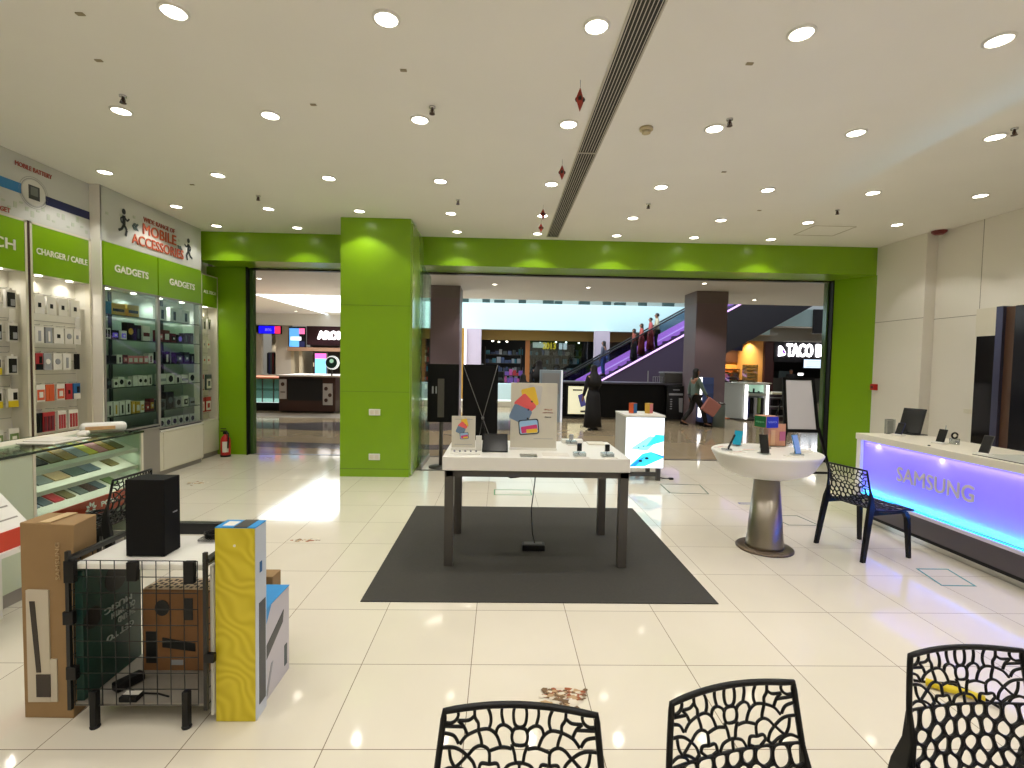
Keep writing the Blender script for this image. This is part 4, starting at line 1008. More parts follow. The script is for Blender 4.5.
# ------------------------------------------------------------------ round pedestal table
t = thing('pedestal_table', 'white boat-shaped pedestal table on a brushed steel cone leg', 'table', (2.47, 4.45, 0))
tcx, tcy = 2.455, 4.47
b = MB().m(WHITE)
b.lathe(tcx, tcy, [(.12, .665), (.24, .675), (.36, .72), (.41, .765), (.425, .80), (.465, .87), (.475, .893), (.47, .90), (.465, .902)], 48, 1.0, .92)
b.build('table_bowl', None, t)
MB().m(STEEL).lathe(2.47, 4.46, [(.165, .022), (.16, .05), (.105, .67)], 32).build('cone_leg', None, t)
MB().m(mat('base_steel_dark', (110, 96, 80), .35, .8)).lathe(2.47, 4.46, [(.245, 0), (.245, .012), (.235, .02), (.16, .024)], 36).build('base_disc', None, t)
RZ = .902
def tilt_phone(nm, x, y, yaw_, lean, w, h, body, screen, lb, flat=None):
    t = thing(nm, lb, 'phone', (x, y, RZ))
    M3 = Matrix.Rotation(R(yaw_), 3, 'Z') @ Matrix.Rotation(R(-lean), 3, 'X')
    c = Vector((x, y, RZ + .012)) + M3 @ Vector((0, 0, h / 2))
    pb = MB().m(body).obox(c, (w, .009, h), M3).build('body', None, t, .003)
    MB().m(screen).obox(c + M3 @ Vector((0, -.0048, 0)), (w * .9, .001, h * .93), M3).build('screen', None, pb)
    MB().m(ACR).obox((x, y + .02, RZ + .006), (w * .9, .09, .012), Matrix.Rotation(R(yaw_), 3, 'Z')).build('stand_base', None, t)
    MB().m(CHROME).tube([c + M3 @ Vector((0, .006, 0)), (x + .03 * math.sin(R(yaw_)) * -1, y + .04, RZ + .01)], .004, 6).build('stand_post', None, t)
    return t
DSC = MATS['dark_screen']
tilt_phone('display_phone', 2.345, 4.28, 4, 14, .08, .165, BLACK, DSC, 'black phone facing out at the front middle of the pedestal table')
tilt_phone('display_phone', 2.63, 4.26, 24, 16, .075, .17, BLUE, mat('blue_screen', (120, 150, 206), .2, emit=(110, 140, 200), strength=.35), 'phone with a lit blue screen on the right of the pedestal table')
tilt_phone('display_phone', 2.30, 4.72, -58, 16, .085, .14, mat('aqua_case', (20, 150, 186), .3), mat('aqua_case2', (24, 160, 196), .3), 'bright aqua blue phone at the back left of the pedestal table')
tilt_phone('display_phone', 2.09, 4.45, -112, 22, .07, .15, BLACK, DSC, 'dark phone seen edge-on at the left of the pedestal table')
for k, (x, y, rz, c) in enumerate([(2.13, 4.35, 20, PINK), (2.10, 4.62, 40, PINK), (2.55, 4.20, -6, DGREY), (2.78, 4.42, 15, GREYP), (2.3, 4.48, -10, PINK)]):
    b = MB().m(Wc); b.obox((x, y, RZ + .004), (.14, .07, .008), Matrix.Rotation(R(rz), 3, 'Z')); b.m(c); b.obox((x, y, RZ + .0085), (.10, .01, .001), Matrix.Rotation(R(rz), 3, 'Z'))
    tag(b.build('price_card'), ['white price card with pink rule at the front left of the pedestal table', 'white price card with pink rule at the back left of the pedestal table', 'white price card with dark rule in front of the blue phone', 'grey-lined card at the right end of the pedestal table', 'white price card left of the black phone'][k], 'price card', 'price cards on the pedestal table')
t = thing('rotating_logo_cube', 'small sign cube with green and blue faces above the pedestal table', 'sign', (2.53, 4.62, RZ))
MB().m(ALU).lathe(2.53, 4.62, [(.05, RZ), (.05, RZ + .01), (.022, RZ + .014), (.022, 1.10)], 16).build('post', None, t)
Mc = Matrix.Rotation(R(16.3), 3, 'Z'); cc = Vector((2.53, 4.62, 1.157)); cs = .145
MB().m(mat('cube_top', (206, 150, 120), .4)).obox(cc, (cs, cs, .112), Mc).build('cube_core', None, t)
GRN = mat('deep_green_face', (10, 96, 52), .35); BLU = mat('royal_blue_face', (24, 50, 190), .35)
MB().m(GRN).obox(cc + Mc @ Vector((-cs / 2, 0, 0)), (.003, cs * .95, .104), Mc).build('green_face', None, t)
MB().m(BLU).obox(cc + Mc @ Vector((0, -cs / 2, 0)), (cs * .95, .003, .104), Mc).build('blue_face', None, t)
text('cube_lettering', 'oppo', tuple(cc + Mc @ Vector((-cs / 2 - .002, 0, 0))), .10, .018, '-y', mat('pale_green_letter', (120, 190, 150), .5), t, rot=(PI / 2, 0, R(16.3 - 90)))
text('cube_lettering', 'VIVO', tuple(cc + Mc @ Vector((0, -cs / 2 - .002, 0))), .10, .018, '-y', mat('pale_blue_letter', (150, 170, 240), .5), t, rot=(PI / 2, 0, R(16.3)))
t = thing('photo_card_stand', 'small orange and pink photo card behind the cube on the pedestal table', 'card', (2.66, 4.72, RZ))
MB().m(mat('peach_print', (214, 156, 116), .5)).obox((2.70, 4.74, RZ + .11), (.19, .006, .22), Matrix.Rotation(.1, 3, 'Z')).build('card', None, t)
MB().m(mat('peach_light', (232, 190, 140), .5)).obox((2.66, 4.728, RZ + .085), (.045, .003, .15), Matrix.Rotation(.1, 3, 'Z')).build('figure_print', None, t)
MB().m(mat('rose_print', (196, 110, 140), .5)).obox((2.76, 4.738, RZ + .10), (.06, .003, .09), Matrix.Rotation(.1, 3, 'Z')).build('rose_print', None, t)
part('foot', ACR, t, (2.62, 2.78, 4.70, 4.78, RZ, RZ + .006))

# ------------------------------------------------------------------ right: backlit counter
KX = 3.93
t = thing('backlit_counter', 'long white service counter with a glowing violet front reading SAMSUNG', 'counter', (4.2, 3, 0))
part('counter_top', CREAM, t, (KX - .01, 4.62, .6, 5.33, .905, .97), bevel=.004)
part('carcass', WHITE, t, (KX + .05, 4.58, .62, 5.30, .30, .905))
PAN = mat('opal_front', (150, 138, 225), .35, emit=(98, 74, 255), strength=.68)
part('glowing_front', PAN, t, (KX + .035, KX + .05, .64, 5.26, .34, .905))
part('end_cheek', WHITE, t, (KX, KX + .05, 5.26, 5.32, .30, .905))
part('lower_ledge', mat('lilac_ledge', (206, 200, 214), .35), t, (KX - .005, KX + .05, .62, 5.32, .295, .325))
part('plinth_panel', mat('grey_plinth', (96, 88, 92), .35), t, (KX + .13, 4.55, .64, 5.28, .05, .295))
part('kick_rail', CHROME, t, (KX + .115, KX + .13, .64, 5.28, 0, .05))
part('kick_black_strip', BLACK, t, (KX + .125, KX + .131, .64, 5.28, .05, .075))  # solid black strip above the chrome kick rail
text('raised_lettering', 'SAMSUNG', (KX + .031, 4.385, .632), .80, .14, '-x', mat('raised_grey_letter', (214, 204, 210), .5), t, ext=0.0, bold=.03)
strip = MB().m(mat('cyan_led', (0, 190, 255), .4, emit=(0, 200, 255), strength=2.2)).box(KX + .022, KX + .034, .66, 5.25, .325, .329).build('led_strip', None, t)
area('led_strip_light', (KX + .018, 2.95, .333), .016, 4.56, 18, (0.0, .55, 1), rot=(PI, R(24), 0), parent=strip, spread=75)
strip2 = MB().m(mat('violet_led', (170, 150, 255), .4, emit=(190, 180, 255), strength=1.5)).box(KX + .012, KX + .026, .66, 5.25, .900, .904).build('led_strip', None, t)
area('led_strip_light', (KX + .014, 2.95, .896), .016, 4.56, 3.5, (.6, .52, 1), rot=(0, R(-16), 0), parent=strip2, spread=110)
for yy in (4.3, 5.05, 3.3):
    spot('counter_spot_light', (KX + .012, yy, .895), 1.2, col=(.8, .86, 1), angle=120, blend=.9, size=.01, parent=t, rot=(0, R(-8), 0))

CT = .97
def counter_phone(x, y, yaw_, lean, h, lb, body=BLACK):
    t = thing('display_phone', lb, 'phone', (x, y, CT))
    M3 = Matrix.Rotation(R(yaw_), 3, 'Z') @ Matrix.Rotation(R(-lean), 3, 'X')
    c = Vector((x, y, CT + .015)) + M3 @ Vector((0, 0, h / 2))
    pb = MB().m(body).obox(c, (.072, .01, h), M3).build('body', None, t, .003)
    MB().m(DSC).obox(c + M3 @ Vector((0, -.0055, 0)), (.064, .001, h * .93), M3).build('screen', None, pb)
    MB().m(WHITE).obox((x, y, CT + .008), (.10, .10, .016), Matrix.Rotation(R(yaw_), 3, 'Z')).build('stand_base', None, t, .004)
    MB().m(CHROME).tube([c + M3 @ Vector((0, .006, 0)), tuple(Vector((x, y, CT + .01)) + Matrix.Rotation(R(yaw_), 3, 'Z') @ Vector((0, .045, 0)))], .004, 6).build('stand_post', None, t)
    return t
counter_phone(4.24, 5.14, -74, 24, .13, 'small dark blue-black phone at the far end of the glowing counter', NAVY)
counter_phone(4.22, 4.62, -74, 22, .13, 'black phone on the glowing counter, between tablet and nearest phone')
counter_phone(4.06, 4.03, -74, 26, .16, 'dark grey phone with round camera, nearest on the glowing counter', DGREY)
t = thing('tablet_computer', 'large black tablet tilted on its stand on the glowing counter', 'tablet', (4.45, 5.22, CT))
M3 = Matrix.Rotation(R(-66), 3, 'Z') @ Matrix.Rotation(R(-22), 3, 'X')
c = Vector((4.42, 5.22, CT + .012)) + M3 @ Vector((0, 0, .145))
pb = MB().m(BLACK).obox(c, (.215, .012, .29), M3).build('body', None, t, .004)
MB().m(DSC).obox(c + M3 @ Vector((0, -.0065, 0)), (.195, .001, .27), M3).build('screen', None, pb)
part('stand_base', BLACK, t, (4.42, 4.60, 5.18, 5.36, CT, CT + .008), bevel=.003)
b = MB().m(BLACK); b.tube([c + M3 @ Vector((0, .008, -.02)), (4.52, 5.30, CT + .01)], .014, 8); b.build('stand_arm', None, t)
t = thing('acrylic_brochure_holder', 'clear upright brochure holder at the far end of the glowing counter', 'holder', (4.27, 5.27, CT))
b = MB().m(ACR); b.box(4.21, 4.30, 5.255, 5.26, CT, CT + .16); b.box(4.21, 4.30, 5.29, 5.295, CT, CT + .16); b.box(4.21, 4.30, 5.255, 5.295, CT, CT + .004); b.build('clear_shell', None, t)
part('white_leaflet', Wc, t, (4.22, 4.29, 5.266, 5.276, CT + .005, CT + .15))
t = thing('watch_display', 'smart watch on a clear round stand beside the middle counter phone', 'watch', (4.34, 4.62, CT))
MB().m(ACR).lathe(4.345, 4.60, [(.04, CT), (.04, CT + .05), (.036, CT + .055)], 20).build('clear_puck', None, t)
b = MB().m(BLACK); b.tube([(4.345 + .028 * math.cos(a * .5), 4.60, CT + .082 + .026 * math.sin(a * .5)) for a in range(13)], .008, 8); b.build('strap', None, t)
MB().m(SILV).lathe(4.345, 4.572, [(.016, CT + .02), (.016, CT + .035)], 14).build('watch_case', None, t)
MB().m(SILV).tube([(4.30, 4.66, CT + .02), (4.32, 4.67, CT + .17)], .004, 6).build('stylus', None, t)
t = thing('counter_mat', 'thin clear sheet with dark edge lying on the near counter top', 'sheet', (4.2, 3.85, CT))
part('clear_sheet', mat('pale_sheet', (214, 216, 204), .2), t, (3.98, 4.5, 3.3, 4.04, CT, CT + .004))
part('dark_edge', BLACK, t, (3.974, 3.98, 3.3, 4.04, CT, CT + .005))
tag(MB().m(BLACK).sphere((3.975, 4.46, CT + .006), .012, 10, .006).build('security_puck'), 'tiny black puck on the counter edge below the middle phone', 'puck')

# tall display wall unit on the right wall
t = thing('wall_display_unit', 'tall dark display unit with cream header against the right wall', 'display unit', (6.1, 5.2, 0))
part('cream_header', CREAM, t, (5.90, 6.30, 5.78, 6.05, 2.10, 2.44), bevel=.003)
part('black_panel', mat('gloss_black_panel', (12, 12, 14), .12), t, (5.91, 6.30, 5.79, 6.04, .0, 2.10))
part('steel_post', mat('blue_grey_metal', (92, 94, 120), .25, .7), t, (5.88, 6.30, 5.70, 5.78, 0, 2.44))
part('wood_post', mat('warm_brown_panel', (88, 62, 48), .4), t, (5.92, 6.30, 5.58, 5.70, 0, 2.43))
part('dark_screen_panel', mat('navy_black_gloss', (20, 22, 30), .15), t, (5.90, 6.30, 4.2, 5.58, 0, 2.43))
solo('wall_switch_plate', CREAM, 'pale switch plate on the white right wall left of the dark unit', 'switch', None, (6.285, 6.3, 6.33, 6.55, 1.10, 1.16), bevel=.003)

# ------------------------------------------------------------------ floor tape and damaged tiles
def tape(pts, col, lb, dash=None):
    b = MB().m(col)
    P_ = [Vector((p[0], p[1], 0)) for p in pts]
    for a, c in zip(P_, P_[1:] + P_[:1]):
        d = (c - a).normalized(); n = Vector((-d.y, d.x, 0)) * .007
        b.hexa([a - n - d * .007, c - n + d * .007, c + n + d * .007, a + n - d * .007] + [q + Vector((0, 0, .0012)) for q in (a - n - d * .007, c - n + d * .007, c + n + d * .007, a + n - d * .007)])
    tag(b.build('floor_tape_marking'), lb, 'floor tape')
GT = mat('green_tape', (60, 140, 88), .5); DT = mat('dark_green_tape', (52, 88, 66), .5)
tape([(3.53, 4.01), (3.79, 4.01), (3.72, 3.695), (3.46, 3.70)], mat('teal_tape', (50, 140, 132), .5), 'teal tape rectangle on the floor before the glowing counter')
tape([(-.05, 6.44), (.42, 6.44), (.42, 6.19), (-.05, 6.19)], GT, 'green tape rectangle on the floor behind the display table')
tape([(2.28, 6.86), (2.83, 6.84), (2.75, 6.35), (2.25, 6.38)], DT, 'dark green tape rectangle on the floor beside the lit plinth')
tape([(3.05, 5.45), (3.38, 5.45), (3.42, 5.12), (3.09, 5.12)], DT, 'faint dark tape rectangle on the floor behind the black chair')
tape([(2.95, 5.95), (3.25, 5.95), (3.25, 5.9), (2.95, 5.9)], mat('blue_tape', (40, 70, 160), .5), 'short blue tape strip on the floor beyond the black chair')
def damage(cx, cy, sx, sy, n, lb, seed):
    rnd = random.Random(seed); b = MB()
    cols = [mat('chip_rust', (150, 84, 50), .8), mat('chip_brown', (112, 88, 62), .9), mat('chip_pale', (214, 204, 184), .8), mat('chip_tan', (180, 150, 112), .9)]
    for k in range(n):
        b.m(cols[k % 4] if k % 4 != 0 or abs((k / n) - .5) < .4 else cols[1])
        x = cx + rnd.gauss(0, sx * .45); y = cy + rnd.gauss(0, sy * .45); r = rnd.uniform(.008, .024) * (sx / .11)
        m_ = rnd.randint(5, 7); z = .0006 + .00004 * k
        b.face([(x + r * rnd.uniform(.5, 1.3) * math.cos(2 * PI * q / m_), y + r * .7 * rnd.uniform(.5, 1.3) * math.sin(2 * PI * q / m_), z) for q in range(m_)])
    o = b.build('floor_chip_marks'); o['kind'] = 'stuff'; o['label'] = lb
damage(.35, 2.40, .135, .085, 120, 'rust and brown broken patch in the floor tile behind the nearest middle chair', 3)
damage(-1.77, 4.53, .12, .05, 36, 'small brown chipped patch in the tiles left of the mat', 5)
damage(-4.02, 6.6, .14, .10, 30, 'brown chipped patch in the tiles near the white cabinet', 8)
damage(-3.88, 8.32, .12, .05, 24, 'brown chipped patch by the left doorway', 9)

# ------------------------------------------------------------------ perforated resin chairs
def clip(poly, px, py, nx, ny):
    out = []
    for i in range(len(poly)):
        a, c = poly[i], poly[(i + 1) % len(poly)]
        da = (a[0] - px) * nx + (a[1] - py) * ny; dc = (c[0] - px) * nx + (c[1] - py) * ny
        if da <= 0: out.append(a)
        if (da < 0 < dc) or (dc < 0 < da):
            t_ = da / (da - dc); out.append((a[0] + (c[0] - a[0]) * t_, a[1] + (c[1] - a[1]) * t_))
    return out
def voronoi(seeds, boundary):
    cells = []
    for i, s in enumerate(seeds):
        p = list(boundary)
        for j, q in enumerate(seeds):
            if i == j or abs(q[0] - s[0]) + abs(q[1] - s[1]) > .25: continue
            nx, ny = q[0] - s[0], q[1] - s[1]
            p = clip(p, (s[0] + q[0]) / 2, (s[1] + q[1]) / 2, nx, ny)
            if len(p) < 3: break
        if len(p) >= 3: cells.append(p)
    return cells
K_ = .000406
half = [(80, 135), (172, 135), (272, 150), (355, 155), (437, 152), (205, 205), (98, 208), (70, 285), (205, 300), (322, 288), (408, 272),
        (130, 365), (52, 392), (262, 385), (402, 405), (70, 480), (180, 455), (325, 480), (455, 478)]
seeds = []
rnd = random.Random(4)
v = .190; row = 0
while v < .80:
    w = .20 + .10 * min(v, .34)
    sp = .047 if v < .5 else .055
    n = int(w / sp)
    off = 0 if row % 2 == 0 else .5
    for k in range(n + 1):
        u = (k + off) * sp
        arc = .022 * (u / w) ** 2 * (1 if v < .45 else -.5)
        if u < w - .008:
            du = rnd.uniform(-.010, .010); dv = rnd.uniform(-.010, .010)
            if u == 0: seeds.append((0, v + dv))
            else: seeds += [(u + du, v + arc + dv), (-u - du, v + arc + dv)]
    v += .043 if v < .45 else .05; row += 1
SMAX = .775
def halfw(v): return .193 + .10 * min(v, .36) + (.0 if v < .36 else .012 * (v - .36) / .4)
bound = []
for k in range(25): bound.append((halfw(SMAX * k / 24), SMAX * k / 24))
for k in range(24, -1, -1): bound.append((-halfw(SMAX * k / 24), SMAX * k / 24))
# convex outline for the clipping, then squeezed to the curved side
VT = .166
bound_c = [(.245, VT), (.245, SMAX), (-.245, SMAX), (-.245, VT)]
seeds = [(u * .245 / max(halfw(v), .245 * .8), v) for u, v in seeds]
cells = voronoi(seeds, bound_c)
def prof(v):
    """height and depth along the shell: top of back -> seat front (sitter looks along +y)"""
    L1 = .30; r = .07; L2 = r * (PI / 2 - .14)
    if v < L1:
        return (-.165 - .02 * math.cos(v / L1 * PI / 2) - (L1 - v) * .13, .792 - v * .99)
    if v < L1 + L2:
        a = (v - L1) / r
        return (-.185 + .02 + r - r * math.cos(a + .14) + .0, .792 - L1 * .99 - r * (math.sin(a + .14) - .14))
    d = v - L1 - L2
    return (-.095 + d, .792 - L1 * .99 - .06 - .012 * math.sin(min(1, d / .3) * PI) - max(0, d - .30) * .12)
def shell(u, v):
    s = halfw(v) / .245
    uu = u * s
    y, z = prof(v)
    k = max(0, 1 - v / .34)
    bend = .45 * uu * uu * (k * .9 + .25)
    if v < .34: y = y + bend * 1.3
    else: z = z + bend * .55
    if v < .1: z = z - 0.16 * uu * uu * (1 - v / .1)
    return Vector((uu, y, z))
def sheet(b, vlo, vhi, inset=.0043):
    for poly in cells:
        cy_ = sum(p[1] for p in poly) / len(poly); cx_ = sum(p[0] for p in poly) / len(poly)
        if not (vlo <= cy_ < vhi): continue
        # inset polygon
        q = []
        ar = sum(poly[i][0] * poly[(i + 1) % len(poly)][1] - poly[(i + 1) % len(poly)][0] * poly[i][1] for i in range(len(poly)))
        sg = 1 if ar > 0 else -1
        hole = [(-1, -1), (1, -1), (1, 1), (-1, 1)]
        hole = list(poly)
        for i in range(len(poly)):
            a, c = poly[i], poly[(i + 1) % len(poly)]
            dx, dy = c[0] - a[0], c[1] - a[1]; Ln = math.hypot(dx, dy)
            if Ln < 1e-6: continue
            nx, ny = dy / Ln * sg, -dx / Ln * sg
            hole = clip(hole, a[0] - nx * inset, a[1] - ny * inset, nx, ny)
            if len(hole) < 3: break
        N = 22
        if len(hole) >= 3:
            for _ in range(2):       # round the corners
                h2 = []
                for i in range(len(hole)):
                    a, c = hole[i], hole[(i + 1) % len(hole)]
                    h2 += [(a[0] * .78 + c[0] * .22, a[1] * .78 + c[1] * .22), (a[0] * .22 + c[0] * .78, a[1] * .22 + c[1] * .78)]
                hole = h2
            hx = sum(p[0] for p in hole) / len(hole); hy = sum(p[1] for p in hole) / len(hole)
        else: hx, hy = cx_, cy_
        def cast(pl, a):
            dx, dy = math.cos(a), math.sin(a); best = None
            for i in range(len(pl)):
                p, r_ = pl[i], pl[(i + 1) % len(pl)]
                ex, ey = r_[0] - p[0], r_[1] - p[1]
                den = dx * ey - dy * ex
                if abs(den) < 1e-12: continue
                t_ = ((p[0] - hx) * ey - (p[1] - hy) * ex) / den
                s_ = ((p[0] - hx) * dy - (p[1] - hy) * dx) / den
                if t_ > 1e-9 and -1e-6 <= s_ <= 1 + 1e-6 and (best is None or t_ < best): best = t_
            return (hx + dx * best, hy + dy * best) if best else None
        angs = sorted(set([2 * PI * k / N for k in range(N)] + [round(math.atan2(p[1] - hy, p[0] - hx) % (2 * PI), 6) for p in poly]))
        outr = [cast(poly, a) for a in angs]
        if any(o_ is None for o_ in outr): continue
        ov = [b.bm.verts.new(shell(*o_)) for o_ in outr]
        if len(hole) >= 3:
            inr = [cast(hole, a) for a in angs]
            if any(o_ is None for o_ in inr): continue
            iv = [b.bm.verts.new(shell(*o_)) for o_ in inr]
            for i in range(len(angs)):
                j = (i + 1) % len(angs)
                f = b.bm.faces.new([ov[i], ov[j], iv[j], iv[i]]); f.smooth = True
        else:
            try: b.bm.faces.new(ov)
            except ValueError: pass

# the arched ribs of the upper back: (x, y) with x measured from the centre line, mirrored
RIBS = [
 [(112, 0), (117, 60), (102, 125)], [(32, 0), (42, 55), (37, 108), (22, 133), (0, 140)], [(212, 5), (188, 60), (184, 110), (197, 150)],
 [(287, 8), (284, 70), (262, 110), (262, 150)], [(392, 10), (387, 45), (402, 75), (432, 88), (470, 78)], [(387, 80), (322, 85), (287, 62)],
 [(387, 80), (352, 120), (332, 165)], [(472, 145), (412, 170), (382, 220)], [(372, 225), (332, 178), (262, 150)], [(262, 150), (242, 210), (237, 243)],
 [(262, 150), (197, 148), (147, 185), (117, 255)], [(152, 178), (137, 138), (102, 125), (62, 145), (47, 170)],
 [(0, 142), (37, 152), (50, 195), (37, 236), (0, 245)], [(322, 297), (282, 256), (237, 245), (192, 275), (187, 350)], [(187, 275), (112, 255), (50, 264)],
 [(50, 240), (32, 290), (22, 338), (0, 345)], [(477, 235), (422, 240), (372, 260), (325, 297)], [(437, 250), (427, 310), (402, 357)],
 [(327, 297), (372, 340), (402, 360)], [(325, 297), (287, 340), (267, 395)], [(252, 375), (237, 345), (187, 350), (137, 350), (122, 405)],
 [(102, 405), (72, 360), (12, 342), (0, 342)], [(0, 342), (0, 410)], [(492, 382), (437, 360), (382, 375), (352, 408)], [(402, 357), (350, 375), (300, 408)],
 [(267, 385), (300, 412)], [(252, 375), (210, 412)], [(122, 395), (160, 412)], [(475, 100), (440, 108), (352, 122)]]
def smooth(pts, n=5):
    out = []
    for i in range(len(pts) - 1):
        p0, p1, p2, p3 = pts[max(i - 1, 0)], pts[i], pts[i + 1], pts[min(i + 2, len(pts) - 1)]
        for k in range(n):
            t_ = k / n
            out.append(tuple(.5 * ((2 * b_) + (-a_ + c_) * t_ + (2 * a_ - 5 * b_ + 4 * c_ - d_) * t_ * t_ + (-a_ + 3 * b_ - 3 * c_ + d_) * t_ ** 3) for a_, b_, c_, d_ in zip(p0, p1, p2, p3)))
    out.append(pts[-1]); return out
def rib_mesh(b):
    for rib in RIBS:
        for sg in (1, -1):
            if sg == -1 and all(p[0] == 0 for p in rib): continue
            pts = []
            for x, y in smooth(rib):
                v = y * K_; u = x * K_
                pts.append(shell(sg * min(.243, u * .245 / halfw(v)), v))
            b.tube(pts, .0044, 6)
def make_chair(lb, grp):
    t = thing('perforated_chair', lb, 'chair', (0, 0, 0), 0, grp)
    for nm, a, c in (('backrest', -1, .345), ('seat', .345, 2)):
        b = MB().m(CHAIRM); sheet(b, a, c)
        ribs_now = nm == 'backrest'
        bmesh.ops.remove_doubles(b.bm, verts=b.bm.verts, dist=.0004)
        o = b.build(nm, None, t, world=False)
        if ribs_now:
            rb = MB().m(CHAIRM); rib_mesh(rb); rb.build('arched_ribs', None, o, world=False)
        sd = o.modifiers.new('thick', 'SOLIDIFY'); sd.thickness = .009; sd.offset = 0
    b = MB().m(CHAIRM)
    edge = [shell(-.243, SMAX * .42 * (1 - k / 16)) for k in range(17)] + [shell(-.243 + .486 * k / 16, .002) for k in range(1, 17)] + [shell(.243, SMAX * .42 * k / 16) for k in range(1, 17)]
    b.tube(edge, .0085, 8); b.build('back_rim', None, t, world=False)
    b = MB().m(CHAIRM)
    edge = [shell(-.243, SMAX * .42 + SMAX * .58 * k / 12) for k in range(13)] + [shell(-.243 + .486 * k / 12, SMAX) for k in range(1, 13)] + [shell(.243, SMAX - SMAX * .58 * k / 12) for k in range(1, 13)]
    b.tube(edge, .011, 8); b.build('seat_rim', None, t, world=False)
    for s in (-1, 1):
        b = MB().m(CHAIRM)      # rear leg runs up into the side of the back
        P_ = [(shell(s * .243, .17), .006, .008), (shell(s * .243, .25), .010, .018), (Vector((s * .222, -.175, .46)), .015, .030), (Vector((s * .228, -.205, .30)), .016, .026), (Vector((s * .238, -.255, 0)), .015, .019)]
        b.ring_loft([[p + Vector((-w, -d, 0)), p + Vector((w, -d, 0)), p + Vector((w, d, 0)), p + Vector((-w, d, 0))] for p, w, d in P_])
        b.build('leg', None, t, .004, world=False)
        b = MB().m(CHAIRM)
        P_ = [(Vector((s * .215, .10, .425)), .014, .012), (Vector((s * .222, .20, .418)), .020, .022), (Vector((s * .226, .235, .36)), .018, .020), (Vector((s * .236, .262, 0)), .014, .015)]
        b.ring_loft([[p + Vector((-w, -d, 0)), p + Vector((w, -d, 0)), p + Vector((w, d, 0)), p + Vector((-w, d, 0))] for p, w, d in P_])
        b.build('leg', None, t, .004, world=False)
        b = MB().m(CHAIRM)      # side skirt joining the legs
        b.hexa([Vector(q) for q in ((s * .232, -.17, .40), (s * .220, -.17, .40), (s * .212, .22, .40), (s * .226, .22, .40), (s * .236, -.17, .455), (s * .222, -.17, .455), (s * .214, .22, .425), (s * .230, .22, .425))])
        b.build('side_rail', None, t, world=False)
    return t
chair = make_chair('black perforated chair at the bottom edge, left of the front three, chip marks behind it', 'black perforated chairs')
backy = -.223
def put_chair(o, bx, by, rz, lb=None):
    """bx,by: middle of the top of the back"""
    off = Matrix.Rotation(rz, 3, 'Z') @ Vector((0, backy, 0))
    o.location = (bx - off.x, by - off.y, 0); o.rotation_euler = (0, 0, rz)
    if lb: o['label'] = lb
put_chair(chair, .066, 1.235, R(177.5))
put_chair(copy_tree(chair), .645, 1.315, R(193), 'black perforated chair at the bottom edge, middle one of the front three, turned slightly')
put_chair(copy_tree(chair), 1.475, 1.505, R(184), 'black perforated chair at the bottom right corner of the view')
put_chair(copy_tree(chair), 3.13, 4.37, R(-77), 'black perforated chair drawn up to the glowing counter')
put_chair(copy_tree(chair), -2.70, 3.72, R(90), 'black perforated chair at the glass counter behind the black speaker')
t = thing('yellow_cloth_roll', 'yellow bundle with a black cord on the floor behind the bottom right chair', 'bundle', (2.36, 2.42, 0))
b = MB().m(YEL)
b.tube([(2.28, 2.50, .022), (2.33, 2.45, .024), (2.40, 2.41, .026), (2.46, 2.36, .022)], .02, 8); b.build('yellow_roll', None, t)
MB().m(BLACK).tube([(2.24, 2.53, .008), (2.29, 2.48, .03), (2.37, 2.44, .05), (2.45, 2.37, .03), (2.50, 2.31, .008)], .007, 6).build('black_cord', None, t)

# ------------------------------------------------------------------ the mall beyond the shopfront
MC = mat('mall_ceiling_grey', (176, 174, 168), .8)
MCL = mat('mall_ceiling_white', (222, 222, 220), .7)
MZ = 3.8
struct('ceiling_mall', MCL, (-8.2, 24, 8.66, 16.8, MZ, MZ + .3))
struct('ceiling_mall_left', MCL, (-22, -8.2, 8.66, 26, MZ, MZ + .3))
struct('ceiling_under_gallery', MC, (-6.5, 13.0, 23.02, 30, 3.2, 3.3), (13.0, 24, 23.02, 33, 3.6, 3.7))
FAS = mat('gallery_fascia_pale_cyan', (206, 236, 240), .35)
FASE = mat('skylit_fascia', (232, 240, 242), .4, emit=(240, 246, 250), strength=3.0)  # emission painted in for daylight falling on the fascia
struct('wall_gallery_fascia', FAS, (-6.5, 12.6, 23.0, 23.2, 3.2, 4.42))
struct('wall_gallery_fascia_right', FAS, (12.6, 24, 23.0, 23.2, 3.62, 4.42))
struct('wall_aisle_bulkhead', MCL, (-22, -6.5, 23.8, 24.0, 3.25, 3.8))
struct('ceiling_aisle_shade_patch', MCL, (-8.2, -6.5, 22.6, 26, 3.8, 4.1))  # ceiling patch added to keep the skylight off the bulkhead
struct('wall_taco_bulkhead', mat('bulkhead_grey', (150, 146, 138), .7), (11.0, 24, 23.8, 24.0, 2.95, 3.62))
struct('wall_fascia_daylight_glow', FASE, (-8.3, -8.2, 16.5, 27, MZ, 6.2))  # not a lamp: atrium fascia whose glow stands in for daylight
struct('wall_mall_far', mat('far_cream_wall', (180, 172, 160), .7), (-22, 24, 33, 33.3, 0, 9))
struct('wall_upper_gallery', mat('upper_bright_wall', (235, 238, 240), .6), (-8.2, 20, 29, 29.2, 3.3, 8))
struct('wall_mall_left', mat('far_cream_wall', (180, 172, 160), .7), (-22.3, -22, 8.6, 33, 0, 6))
struct('wall_mall_right', mat('far_cream_wall', (180, 172, 160), .7), (24, 24.3, 8.6, 33, 0, 9))
struct('wall_shopfront_left', mat('neighbour_shopfront', (120, 112, 104), .5), (-22, -5.02, 8.62, 8.78, 0, MZ))
struct('wall_shopfront_right', MATS['neighbour_shopfront'], (6.3, 24, 8.62, 8.78, 0, MZ))
